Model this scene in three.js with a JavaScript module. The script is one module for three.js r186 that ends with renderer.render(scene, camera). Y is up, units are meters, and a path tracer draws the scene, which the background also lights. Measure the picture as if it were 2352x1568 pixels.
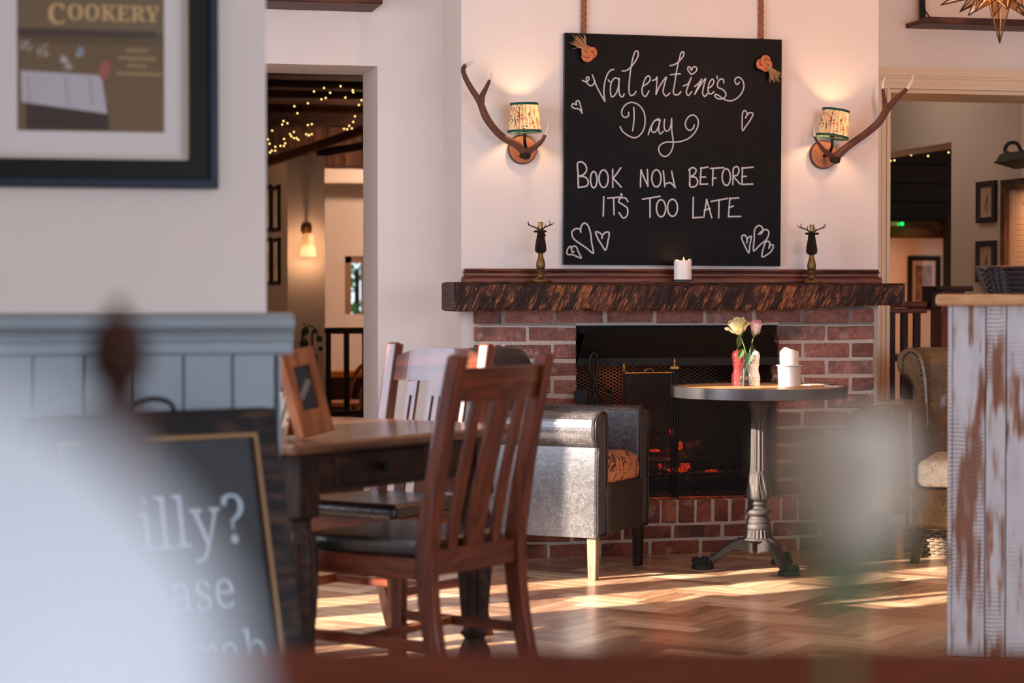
import * as THREE from 'three';
import { ConvexGeometry } from 'three/addons/geometries/ConvexGeometry.js';
import { RoundedBoxGeometry } from 'three/addons/geometries/RoundedBoxGeometry.js';
import { mergeGeometries } from 'three/addons/utils/BufferGeometryUtils.js';
import { RectAreaLightUniformsLib } from 'three/addons/lights/RectAreaLightUniformsLib.js';

// ---------------------------------------------------------------- camera, sky, sun, windows' light, exposure
const V = (x, y, z) => new THREE.Vector3(x, y, z);
const scene = new THREE.Scene();
const FP = 5000, CX = 1176, CY = 784;                      // focal length and centre in pixels of the 2352 x 1568 frame
const YAW = 13 * Math.PI / 180, PITCH = Math.atan(109 / FP);
const camera = new THREE.PerspectiveCamera(2 * Math.atan(CY / FP) * 180 / Math.PI, 1.5, 0.05, 80);
camera.position.set(-2.06, 1.10, 8.925);
camera.rotation.set(-PITCH, -YAW, 0, 'YXZ');
camera.updateMatrixWorld(true);
camera.focus = 8.95; camera.userData.fStop = 2.5;
scene.background = new THREE.Color(0.80, 0.89, 1.0);
scene.backgroundIntensity = 1.6;
RectAreaLightUniformsLib.init();

const sun = new THREE.DirectionalLight(0xffeedb, 25);
const SUN = V(0.955, -0.40, -0.292).normalize();
sun.position.copy(V(0.8, 0.5, 0.8).addScaledVector(SUN, -12)); sun.target.position.set(0.8, 0.5, 0.8);
sun.castShadow = true; sun.shadow.mapSize.set(4096, 4096); sun.shadow.radius = 1.3;
Object.assign(sun.shadow.camera, { left: -7, right: 7, top: 5, bottom: -5, near: 0.5, far: 30 });
scene.add(sun, sun.target);
function areaLight(w, h, pos, to, color, intensity) {       // daylight of one window opening
  const l = new THREE.RectAreaLight(color, intensity, w, h); l.position.copy(pos); l.lookAt(to); scene.add(l); return l;
}
areaLight(4.9, 1.9, V(1.95, 1.62, 13.4), V(1.95, 1.62, 0), 0xdde8ff, 9.2);          // bay window behind the camera
areaLight(2.5, 1.6, V(4.56, 1.6, 9.25), V(0, 1.6, 9.25), 0xdde8ff, 14);                    // window in the right wall
areaLight(1.34, 1.9, V(-2.86, 1.55, 2.39), V(3, 1.2, 2.2), 0xdbe8ff, 10);          // glazed bays in the left wall
const renderer = new THREE.WebGLRenderer({ antialias: true });
renderer.toneMapping = THREE.LinearToneMapping;
renderer.toneMappingExposure = 1.0;
renderer.shadowMap.enabled = true;
renderer.shadowMap.type = THREE.PCFSoftShadowMap;

// ---------------------------------------------------------------- pixel helpers: a pixel gives a direction, a known plane gives the place
const EYE = camera.position.clone();
const FW = V(Math.sin(YAW), 0, -Math.cos(YAW)), RT = V(Math.cos(YAW), 0, Math.sin(YAW));
const ray = (px, py) => V((px - CX) / FP, -(py - CY) / FP, -1).applyQuaternion(camera.quaternion);
const hit = (px, py, k, v) => { const d = ray(px, py); return EYE.clone().addScaledVector(d, (v - EYE[k]) / d[k]); };
const onZ = (px, py, z) => hit(px, py, 'z', z), onX = (px, py, x) => hit(px, py, 'x', x), onY = (px, py, y) => hit(px, py, 'y', y);
const ground = (lat, dep, y = 0) => V(EYE.x, y, EYE.z).addScaledVector(RT, lat).addScaledVector(FW, dep);
const atDep = (px, py, dep) => { const d = ray(px, py); return EYE.clone().addScaledVector(d, dep / (d.x * FW.x + d.z * FW.z)); };
const camDir = (lat, dep) => RT.clone().multiplyScalar(lat).addScaledVector(FW, dep).normalize();
const turnTo = (f) => Math.atan2(-f.x, -f.z);               // turn that points local -z along f

// ---------------------------------------------------------------- random numbers and noise
let seedState = 7;
const rnd = (a = 0, b = 1) => { seedState = (seedState * 1664525 + 1013904223) >>> 0; return a + (b - a) * (seedState / 4294967296); };
const reseed = (n) => { seedState = n >>> 0; for (let i = 0; i < 4; i++) rnd(); };
const hash = (x, y, s) => { let h = Math.imul(x, 374761393) ^ Math.imul(y, 668265263) ^ Math.imul(s, 1442695041); h = Math.imul(h ^ (h >>> 13), 1274126177); return ((h ^ (h >>> 16)) >>> 0) / 4294967296; };
function vnoise(x, y, px, py, s) {                          // value noise that repeats every px, py cells
  const ix = Math.floor(x), iy = Math.floor(y), fx = x - ix, fy = y - iy, sx = fx * fx * (3 - 2 * fx), sy = fy * fy * (3 - 2 * fy);
  const m = (a, n) => ((a % n) + n) % n, h = (a, b) => hash(m(a, px), m(b, py), s);
  const a = h(ix, iy), b = h(ix + 1, iy), c = h(ix, iy + 1), d = h(ix + 1, iy + 1);
  return a + (b - a) * sx + (c - a) * sy + (a - b - c + d) * sx * sy;
}
function fbm(u, v, fx, fy, s, oct = 4) { let r = 0, a = 0.5, t = 0; for (let o = 0; o < oct; o++) { r += a * vnoise(u * fx, v * fy, fx, fy, s + o * 17); t += a; a *= 0.5; fx *= 2; fy *= 2; } return r / t; }
const mix = (a, b, t) => a + (b - a) * t, clamp01 = (t) => Math.min(1, Math.max(0, t)), smooth = (a, b, t) => { t = clamp01((t - a) / (b - a)); return t * t * (3 - 2 * t); };
const mix3 = (a, b, t) => [mix(a[0], b[0], t), mix(a[1], b[1], t), mix(a[2], b[2], t)];

// ---------------------------------------------------------------- textures and materials
function dataTex(n, fn, srgb = true, m = n) {
  const d = new Uint8Array(n * m * 4);
  for (let j = 0; j < m; j++) for (let i = 0; i < n; i++) { const c = fn(i / n, j / m), k = (j * n + i) * 4, g = Array.isArray(c); d[k] = g ? c[0] : c; d[k + 1] = g ? c[1] : c; d[k + 2] = g ? c[2] : c; d[k + 3] = 255; }
  const t = new THREE.DataTexture(d, n, m); t.wrapS = t.wrapT = THREE.RepeatWrapping; t.magFilter = THREE.LinearFilter; t.minFilter = THREE.LinearFilter;
  if (srgb) t.colorSpace = THREE.SRGBColorSpace; t.needsUpdate = true; return t;
}
function canvasTex(w, h, draw, wrap = false) {
  const c = document.createElement('canvas'); c.width = w; c.height = h; const x = c.getContext('2d'); draw(x, w, h);
  const t = new THREE.CanvasTexture(c); t.colorSpace = THREE.SRGBColorSpace; if (wrap) t.wrapS = t.wrapT = THREE.RepeatWrapping; return t;
}
const scaled = (t, r, q = r) => { const c = t.clone(); c.repeat.set(r, q); c.needsUpdate = true; return c; };
const std = (o) => new THREE.MeshStandardMaterial(o), phys = (o) => new THREE.MeshPhysicalMaterial(o);
const plain = (c, r = 0.7, o = {}) => std({ color: c, roughness: r, ...o });
function woodTex(light, dark, s, fine = 1) {                // grain runs along u
  return dataTex(384, (u, v) => {
    const w = fbm(u, v, 3, 6, s, 3), g = fbm(u, v + 0.04 * w, 4, 64 * fine, s + 5, 3), r = 0.5 + 0.5 * Math.sin((v * 14 + w * 5) * Math.PI * 2 * 0.5), p = fbm(u, v, 2, 3, s + 9, 2);
    let t = 0.50 * g + 0.25 * r + 0.25 * p; t = smooth(0.22, 0.78, t); return mix3(dark, light, t);
  });
}
const bumpWood = dataTex(256, (u, v) => 255 * fbm(u, v, 3, 64, 71, 3), false);
const bumpFine = dataTex(256, (u, v) => 255 * fbm(u, v, 24, 24, 91, 4), false);
const bumpPlaster = dataTex(512, (u, v) => 255 * (0.65 * fbm(u, v, 6, 6, 31, 4) + 0.35 * fbm(u, v, 48, 48, 33, 2)), false);
const wood = (light, dark, s, rough = 0.45, o = {}) => phys({ map: scaled(woodTex(light, dark, s), 1.6), bumpMap: scaled(bumpWood, 1.6), bumpScale: 0.0006, roughness: rough, specularIntensity: 0.45, ...o });

const plasterTint = dataTex(256, (u, v) => { const t = fbm(u, v, 4, 4, 51, 4); return [mix(243, 251, t), mix(243, 251, t), mix(243, 251, t)]; });
const paintWall = (hex) => std({ color: hex, map: scaled(plasterTint, 0.5), roughness: 0.85 });
const M = {};
M.plaster = paintWall(0xe8dcd2);
M.plasterGrey = paintWall(0xc9c0b8);
M.ceiling = paintWall(0xe6dfd6);
M.trim = plain(0xd8c2a2, 0.5);
M.sage = std({ color: 0x8f9ca3, roughness: 0.5, bumpMap: scaled(bumpFine, 2), bumpScale: 0.0006 });
M.mahogany = wood([108, 50, 26], [70, 28, 13], 3, 0.42, { clearcoat: 0.3, clearcoatRoughness: 0.12 });
M.walnut = wood([92, 60, 38], [46, 26, 16], 13, 0.38, { clearcoat: 0.35, clearcoatRoughness: 0.25 });
M.darkWood = wood([62, 36, 23], [28, 15, 9], 23, 0.55);
M.shelfWood = wood([96, 54, 34], [52, 26, 16], 29, 0.5);
M.moulding = wood([128, 68, 43], [68, 30, 17], 33, 0.45, { clearcoat: 0.1, clearcoatRoughness: 0.3 });
M.oak = wood([214, 170, 122], [176, 126, 82], 37, 0.42);
M.oldBeam = wood([88, 58, 40], [40, 24, 16], 41, 0.8);
M.blackIron = std({ color: 0x1b1a1a, roughness: 0.45, metalness: 0.6 });
M.blackMatt = plain(0x121111, 0.75);
M.brass = std({ color: 0xb8955a, roughness: 0.28, metalness: 1 });
M.agedBrass = std({ color: 0x7b6138, roughness: 0.36, metalness: 1, bumpMap: scaled(bumpFine, 8), bumpScale: 0.0006 });
M.bronze = std({ color: 0x3c342c, roughness: 0.42, metalness: 0.9, bumpMap: scaled(bumpFine, 14), bumpScale: 0.002 });
M.castIron = std({ color: 0x4d4846, roughness: 0.52, metalness: 0.6, bumpMap: scaled(bumpFine, 6), bumpScale: 0.0012 });
M.footIron = std({ color: 0x3d3b3c, roughness: 0.45, metalness: 0.7, bumpMap: scaled(bumpFine, 8), bumpScale: 0.001 });
M.bandSteel = std({ map: scaled(dataTex(256, (u, v) => mix3([78, 74, 74], [122, 120, 122], fbm(u, v, 6, 3, 83, 4))), 1.5), roughness: 0.36, metalness: 0.8 });
M.glass = phys({ color: 0xffffff, transmission: 1, thickness: 0, roughness: 0.0, ior: 1.45 });
M.black = plain(0x0d0b0a, 0.8);
M.wax = phys({ color: 0xf4ede2, roughness: 0.5, clearcoat: 0.1 });
M.wick = plain(0x201812, 0.9);
M.flame = std({ color: 0x000000, emissive: 0xffc46a, emissiveIntensity: 6 });
M.green = phys({ color: 0x55703a, roughness: 0.55, side: THREE.DoubleSide });
M.leafDark = phys({ color: 0x27451f, roughness: 0.5, side: THREE.DoubleSide });

// ---------------------------------------------------------------- geometry helpers
function metric(g, grain = 'x', du = 0, dv = 0) {           // uv in metres, grain axis along u
  g = g.index ? g.toNonIndexed() : g; const p = g.attributes.position, uv = new Float32Array(p.count * 2), a = V(), b = V(), c = V(), k = { x: 0, y: 1, z: 2 };
  for (let i = 0; i < p.count; i += 3) {
    a.fromBufferAttribute(p, i); b.fromBufferAttribute(p, i + 1); c.fromBufferAttribute(p, i + 2);
    const n = b.clone().sub(a).cross(c.clone().sub(a)).toArray().map(Math.abs), ax = n[0] > n[1] && n[0] > n[2] ? 0 : n[1] > n[2] ? 1 : 2;
    let iu = k[grain]; if (iu === ax) iu = (ax + 1) % 3; const iv = 3 - ax - iu;
    [a, b, c].forEach((q, j) => { const t = q.toArray(); uv[(i + j) * 2] = t[iu] + du; uv[(i + j) * 2 + 1] = t[iv] + dv; });
  }
  g.setAttribute('uv', new THREE.BufferAttribute(uv, 2)); return g;
}
function cbox(w, h, d, c = 0.003, grain, jit = 0) {         // chamfered box, 44 triangles, centred
  const pts = [], k = Math.min(c, w / 2.2, h / 2.2, d / 2.2);
  for (const x of [-1, 1]) for (const y of [-1, 1]) for (const z of [-1, 1]) {
    const jx = rnd(-jit, jit), jy = rnd(-jit, jit), jz = rnd(-jit, jit) * 0.4, X = x * w / 2 + jx, Y = y * h / 2 + jy, Z = z * d / 2 + jz;
    pts.push(V(X - x * k, Y - y * k, Z), V(X - x * k, Y, Z - z * k), V(X, Y - y * k, Z - z * k));
  }
  const big = w >= h && w >= d ? 'x' : h >= d ? 'y' : 'z';
  return metric(new ConvexGeometry(pts), grain || big, rnd(0, 3), rnd(0, 3));
}
const rbox = (w, h, d, r = 0.02, s = 3, grain = 'x') => metric(new RoundedBoxGeometry(w, h, d, s, r), grain);
const move = (g, x = 0, y = 0, z = 0, rx = 0, ry = 0, rz = 0) => { if (rx) g.rotateX(rx); if (ry) g.rotateY(ry); if (rz) g.rotateZ(rz); return g.translate(x, y, z); };
const norm = (list) => list.map((g) => { const q = g.index ? g.toNonIndexed() : g; for (const n of Object.keys(q.attributes)) if (!['position', 'normal', 'uv'].includes(n)) q.deleteAttribute(n); return q; });
const join = (list) => mergeGeometries(norm(list));
const lathe = (pts, seg = 32) => new THREE.LatheGeometry(pts.map(([r, y]) => new THREE.Vector2(Math.max(r, 0.0001), y)), seg);
const smoothProfile = (pts, n = 40) => new THREE.CatmullRomCurve3(pts.map(([r, y]) => V(r, y, 0)), false, 'centripetal').getPoints(n).map((p) => [Math.max(0.0001, p.x), p.y]);
function fluted(pts, n, amp, seg = 96) {                    // lathe whose radius swells and sinks n times round; amp(y) in metres
  const g = lathe(pts, seg), p = g.attributes.position;
  for (let i = 0; i < p.count; i++) { const x = p.getX(i), z = p.getZ(i), r = Math.hypot(x, z), a = Math.atan2(z, x), k = (r + amp(p.getY(i), a) * Math.cos(n * a)) / (r || 1); p.setX(i, x * k); p.setZ(i, z * k); }
  g.computeVertexNormals(); return g;
}
function sweep(pts, radii, seg = 24, rad = 8, flat = 1) {   // tube of changing radius through points, ends closed
  const cv = new THREE.CatmullRomCurve3(pts, false, 'centripetal'), fr = cv.computeFrenetFrames(seg, false), pos = [], uv = [], idx = [], L = cv.getLength();
  for (let i = 0; i <= seg; i++) {
    const t = i / seg, c = cv.getPointAt(t), f = t * (radii.length - 1), k = Math.min(radii.length - 2, Math.floor(f)), r = radii.length === 1 ? radii[0] : mix(radii[k], radii[k + 1], f - k);
    for (let j = 0; j <= rad; j++) { const a = j / rad * Math.PI * 2, q = c.clone().addScaledVector(fr.normals[i], Math.cos(a) * r).addScaledVector(fr.binormals[i], Math.sin(a) * r * flat); pos.push(q.x, q.y, q.z); uv.push(t * L, j / rad * 0.1); }
  }
  const w = rad + 1;
  for (let i = 0; i < seg; i++) for (let j = 0; j < rad; j++) { const a = i * w + j, b = a + w; idx.push(a, a + 1, b, b, a + 1, b + 1); }
  for (const [i, s] of [[0, 1], [seg, -1]]) { const c = cv.getPointAt(i / seg), n = pos.length / 3; pos.push(c.x, c.y, c.z); uv.push(i / seg * L, 0); for (let j = 0; j < rad; j++) s > 0 ? idx.push(n, i * w + j + 1, i * w + j) : idx.push(n, i * w + j, i * w + j + 1); }
  const g = new THREE.BufferGeometry(); g.setAttribute('position', new THREE.Float32BufferAttribute(pos, 3)); g.setAttribute('uv', new THREE.Float32BufferAttribute(uv, 2)); g.setIndex(idx); g.computeVertexNormals(); return g;
}
const bar = (a, b, r, rad = 8) => sweep([a, a.clone().lerp(b, 0.5), b], [r], 2, rad);
function extr(outline, depth, bevel = 0.004, grain = 'x', holes = [], curve = 8) {   // outline in xy, extruded along z from 0 to depth
  const s = outline instanceof THREE.Shape ? outline : new THREE.Shape(outline.map(([x, y]) => new THREE.Vector2(x, y)));
  holes.forEach((h) => s.holes.push(h instanceof THREE.Path ? h : new THREE.Path(h.map(([x, y]) => new THREE.Vector2(x, y)))));
  const g = new THREE.ExtrudeGeometry(s, { depth: depth - 2 * bevel, bevelEnabled: bevel > 0, bevelThickness: bevel, bevelSize: bevel, bevelOffset: -bevel, bevelSegments: 2, curveSegments: curve });
  return metric(g.translate(0, 0, bevel), grain);
}
function surf(fn, nu, nv) {                                 // grid surface from fn(u, v) -> Vector3
  const pos = [], uv = [], idx = [];
  for (let j = 0; j <= nv; j++) for (let i = 0; i <= nu; i++) { const p = fn(i / nu, j / nv); pos.push(p.x, p.y, p.z); uv.push(i / nu, j / nv); }
  for (let j = 0; j < nv; j++) for (let i = 0; i < nu; i++) { const a = j * (nu + 1) + i, b = a + nu + 1; idx.push(a, a + 1, b, b, a + 1, b + 1); }
  const g = new THREE.BufferGeometry(); g.setAttribute('position', new THREE.Float32BufferAttribute(pos, 3)); g.setAttribute('uv', new THREE.Float32BufferAttribute(uv, 2)); g.setIndex(idx); g.computeVertexNormals(); return g;
}

// ---------------------------------------------------------------- scene helpers
const names = {};
const numbered = (n) => { const k = names[n] = (names[n] ?? -1) + 1; return k ? n + '_' + String(k).padStart(3, '0') : n; };
const shade = (o) => { o.castShadow = o.receiveShadow = true; return o; };
function part(name, geo, mat, parent, label) { const m = shade(new THREE.Mesh(geo, mat)); m.name = name; if (label) m.userData.label = label; parent.add(m); return m; }
function tagged(o, label, category, group) { o.userData.label = label; o.userData.category = category; if (group) o.userData.group = group; return o; }
function thing(name, label, category, pos = V(0, 0, 0), turn = 0, group) { const g = new THREE.Group(); g.name = numbered(name); scene.add(g); g.position.copy(pos); g.rotation.y = turn; return tagged(g, label, category, group); }
function single(name, geo, mat, label, category, pos, turn = 0, group) { const m = shade(new THREE.Mesh(geo, mat)); m.name = numbered(name); scene.add(m); if (pos) m.position.copy(pos); m.rotation.y = turn; return tagged(m, label, category, group); }
function struct(name, geo, mat, label) { const m = shade(new THREE.Mesh(geo, mat)); m.name = name; m.userData.kind = 'structure'; m.userData.label = label; scene.add(m); return m; }
const slab = (x0, x1, y0, y1, z0, z1, grain = 'x') => metric(new THREE.BoxGeometry(x1 - x0, y1 - y0, z1 - z0).translate((x0 + x1) / 2, (y0 + y1) / 2, (z0 + z1) / 2), grain);
function copyOf(o, pos, turn, label) { const c = o.clone(); c.name = numbered(o.name.replace(/_\d{3}$/, '')); c.userData = { ...o.userData }; if (label) c.userData.label = label; c.position.copy(pos); if (turn !== undefined) c.rotation.y = turn; scene.add(c); return c; }
function glow(parent, pos, color, intensity, soft = 1) { const l = new THREE.PointLight(color, intensity); l.position.copy(pos); l.castShadow = true; l.shadow.radius = soft; parent.add(l); return l; }

// ================================================================ THE ROOM
reseed(11);
// ---- floor: oak herringbone blocks
const plankMats = [[[214, 176, 142], [184, 144, 110]], [[200, 158, 124], [168, 126, 94]], [[232, 200, 164], [208, 172, 136]], [[174, 132, 102], [142, 104, 78]], [[208, 164, 132], [176, 134, 104]], [[240, 214, 178], [220, 188, 150]]]
  .map(([a, b], i) => wood(a, b, 101 + i * 7, 0.36, { clearcoat: 0.55, clearcoatRoughness: 0.2, bumpScale: 0.0003, specularIntensity: 1 }));
const floor = struct('floor', slab(-6, 7, -0.14, -0.011, -9, 13.7), plain(0x6b4a30, 0.6), 'oak herringbone block floor');
{
  const W = 0.082, n = 4, L = W * n, geos = Array.from({ length: 8 }, () => cbox(L - 0.001, 0.012, W - 0.001, 0.0011, 'x').translate(0, -0.006, 0)), near = [], rest = [], c45 = Math.SQRT1_2;
  const put = (x0, y0, ver) => {
    const cx = x0 + (ver ? W : L) / 2, cy = y0 + (ver ? L : W) / 2, x = (cx - cy) * c45 + 0.4, z = (cx + cy) * c45 + 2.0;
    if (x < -4.2 || x > 4.6 || z < -7 || z > 6.5) return;
    const d = V(x, 0, z).sub(EYE), dep = d.dot(FW), lat = d.dot(RT); if (dep < 2.5) return;
    const px = CX + FP * lat / dep, py = 675 + FP * 1.1 / dep, item = { x, z, a: ver ? -Math.PI * 3 / 4 : -Math.PI / 4, dep };
    (px > 720 && px < 2190 && py > 1272 && py < 1540 ? near : rest).push(item);
  };
  for (let k = -140; k < 140; k++) for (let m = -14; m < 14; m++) { put((k + 2 * n * m) * W, k * W, false); put(k * W, (k - 2 * n + 1 + 2 * n * m) * W, true); }
  near.sort((p, q) => p.dep - q.dep);
  near.splice(298).forEach((p) => rest.push(p));
  for (const p of near) { const m = part('plank', geos[Math.floor(rnd(0, 8))], plankMats[Math.floor(rnd(0, 5.7))], floor); m.position.set(p.x, 0, p.z); m.rotation.y = p.a + (rnd() < 0.5 ? Math.PI : 0); }
  const inst = new THREE.InstancedMesh(geos[0], wood([216, 178, 144], [186, 146, 112], 177, 0.36, { clearcoat: 0.55, clearcoatRoughness: 0.2 }), rest.length), o = new THREE.Object3D(), col = new THREE.Color();
  rest.forEach((p, i) => { o.position.set(p.x, 0, p.z); o.rotation.y = p.a; o.updateMatrix(); inst.setMatrixAt(i, o.matrix); const t = rnd(0.7, 1.1); inst.setColorAt(i, col.setRGB(t, t * 0.97, t * 0.94)); });
  inst.name = 'plank_field'; inst.userData.kind = 'stuff'; shade(inst); floor.add(inst);
}
// ---- walls of the main room
const DL = -1.45, DR = -0.492, DH = 2.092, OL = 1.881, OR = 2.75, OH = 2.045, ZW = -0.47, ZB = -0.87, CEIL = 2.75;
struct('wall_back', join([slab(-3.1, DL, -0.01, CEIL, ZB, ZW), slab(DL, DR, DH, CEIL, ZB, ZW), slab(DR, -0.2, -0.01, CEIL, ZB, ZW), slab(1.676, OL, -0.01, CEIL, ZB, ZW), slab(OL, OR, OH, CEIL, ZB, ZW), slab(OR, 4.8, -0.01, CEIL, ZB, ZW)]), M.plaster, 'off-white plaster wall with two openings');
struct('wall_chimney', join([slab(-0.2, 0.27, -0.01, 0.98, ZB, -0.08), slab(1.20, 1.676, -0.01, 0.98, ZB, -0.08), slab(-0.2, 1.676, 0.98, CEIL, ZB, -0.08)]), M.plaster, 'off-white plastered chimney breast');
struct('ceiling', slab(-3.1, 4.8, CEIL, 2.9, ZB, 13.7), M.ceiling, 'cream plaster ceiling');
const bays = [[1.71, 2.0], [2.15, 2.515], [2.725, 3.06]], WB = 0.45, WT = 2.6;
{
  const z = [ZB, ...bays.flat(), 13.7], list = [];
  for (let i = 0; i < z.length; i += 2) list.push(slab(-3.1, -2.9, -0.01, CEIL, z[i], z[i + 1]));
  bays.forEach(([a, b]) => list.push(slab(-3.1, -2.9, -0.01, WB, a, b), slab(-3.1, -2.9, WT, CEIL, a, b)));
  struct('wall_left', join(list), M.plaster, 'off-white wall with three tall narrow windows');
  bays.forEach(([a, b], i) => {
    const f = struct('window_' + (i + 1), join([slab(-3.06, -2.98, WB, WT, a, a + 0.03), slab(-3.06, -2.98, WB, WT, b - 0.03, b), slab(-3.06, -2.98, WB, WB + 0.04, a, b), slab(-3.06, -2.98, WT - 0.04, WT, a, b)]), plain(0xe8e6e0, 0.5), 'tall narrow white window frame');
    part('pane', slab(-3.024, -3.018, WB + 0.04, WT - 0.04, a + 0.03, b - 0.03), M.glass, f);
  });
}
struct('wall_right', join([slab(4.6, 4.8, -0.01, CEIL, ZW, 8), slab(4.6, 4.8, -0.01, CEIL, 10.5, 13.7), slab(4.6, 4.8, -0.01, 0.8, 8, 10.5), slab(4.6, 4.8, 2.4, CEIL, 8, 10.5)]), M.plaster, 'off-white wall beside the counter');
{
  const x0 = -0.5, x1 = 4.4, y0 = 0.67, y1 = 2.57;
  struct('wall_rear', join([slab(-3.1, x0, -0.01, CEIL, 13.5, 13.7), slab(x1, 4.8, -0.01, CEIL, 13.5, 13.7), slab(x0, x1, -0.01, y0, 13.5, 13.7), slab(x0, x1, y1, CEIL, 13.5, 13.7)]), M.plaster, 'off-white wall with a wide window');
  const bars = []; for (let i = 0; i <= 5; i++) { const x = mix(x0, x1, i / 5); bars.push(slab(x - 0.025, x + 0.025, y0, y1, 13.54, 13.62)); } bars.push(slab(x0, x1, y0, y0 + 0.05, 13.54, 13.62), slab(x0, x1, y1 - 0.05, y1, 13.54, 13.62), slab(x0, x1, 1.9, 1.94, 13.54, 13.62));
  const f = struct('window_4', join(bars), plain(0xe8e6e0, 0.5), 'wide white window with glazing bars');
  part('pane', slab(x0, x1, y0, y1, 13.578, 13.582), M.glass, f);
}
{
  const bars = []; for (let i = 0; i <= 3; i++) { const z = mix(8.02, 10.48, i / 3); bars.push(slab(4.66, 4.74, 0.8, 2.4, z - 0.025, z + 0.025)); } bars.push(slab(4.66, 4.74, 0.8, 0.85, 8, 10.5), slab(4.66, 4.74, 2.35, 2.4, 8, 10.5));
  const f = struct('window_6', join(bars), plain(0xe8e6e0, 0.5), 'white three-light window in the right wall'); part('pane', slab(4.698, 4.702, 0.85, 2.35, 8.02, 10.48), M.glass, f);
}
// ---- casing of the right-hand opening
function casing(n, w, len, place, label) {                  // stepped moulding, its inner edge at local x = 0, running up y
  const g = join([slab(-w, 0, 0, len, 0, 0.016), slab(-w, -w * 0.62, 0, len, 0.016, 0.034), slab(-w * 0.62, -w * 0.5, 0, len, 0.016, 0.026), slab(-w * 0.34, -w * 0.26, 0, len, 0.016, 0.021), slab(-w * 0.1, 0, 0, len, 0.016, 0.024)]);
  place(g); struct('trim_' + n, g, M.trim, label);
}
casing(1, 0.095, OH, (g) => g.translate(OL, 0, ZW), 'cream moulded upright of the door casing');
casing(2, 0.095, 1.0, (g) => g.rotateZ(-Math.PI / 2).translate(OL - 0.095, OH, ZW), 'cream moulded head of the door casing');
struct('trim_3', join([slab(OL - 0.001, OL + 0.018, 0, OH - 0.018, ZB, ZW - 0.001), slab(OL, OR, OH - 0.018, OH + 0.001, ZB, ZW - 0.001)]), M.trim, 'cream lining of the door opening');
// ---- partition with sage panelling
const PZ = 3.73, PR = -1.462;
struct('wall_partition', slab(-2.9, PR, -0.01, CEIL, 3.55, PZ), M.plaster, 'off-white partition wall above grey-green panelling');
{
  const backer = struct('trim_4', slab(-2.9, PR + 0.03, 0, 1.0, PZ, PZ + 0.008), M.sage, 'grey-green tongue and groove panelling');
  const xs = [1.43]; for (let i = 0; i < 12; i++) xs.push(1.43 + 0.104 * (i + 1) - 0.013);
  const g = cbox(0.1125, 0.94, 0.014, 0.004, 'y');
  for (let i = 0; i < 12; i++) { const b = part('board', g, M.sage, backer); b.position.set(-1.43 - 0.0585 - i * 0.1155, 0.50, PZ + 0.013); }
  const end = part('end_board', cbox(0.02, 0.94, 0.2, 0.003, 'y'), M.sage, backer); end.position.set(-1.44, 0.5, 3.65);
  // rail: sloping nosing over a cove, returned round the end
  const prof = smoothProfile([[0.0, 1.056], [0.035, 1.052], [0.062, 1.045], [0.070, 1.034], [0.066, 1.020], [0.05, 1.012], [0.040, 1.000], [0.036, 0.988], [0.030, 0.985]], 20);
  const rail = extr([...prof, [0.03, 0.962], [0.022, 0.955], [0, 0.955]], 1.52, 0, 'z'); rail.rotateY(-Math.PI / 2);
  rail.translate(-1.403, 0, PZ); struct('trim_5', rail, M.sage, 'grey-green moulded dado rail');
}
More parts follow.
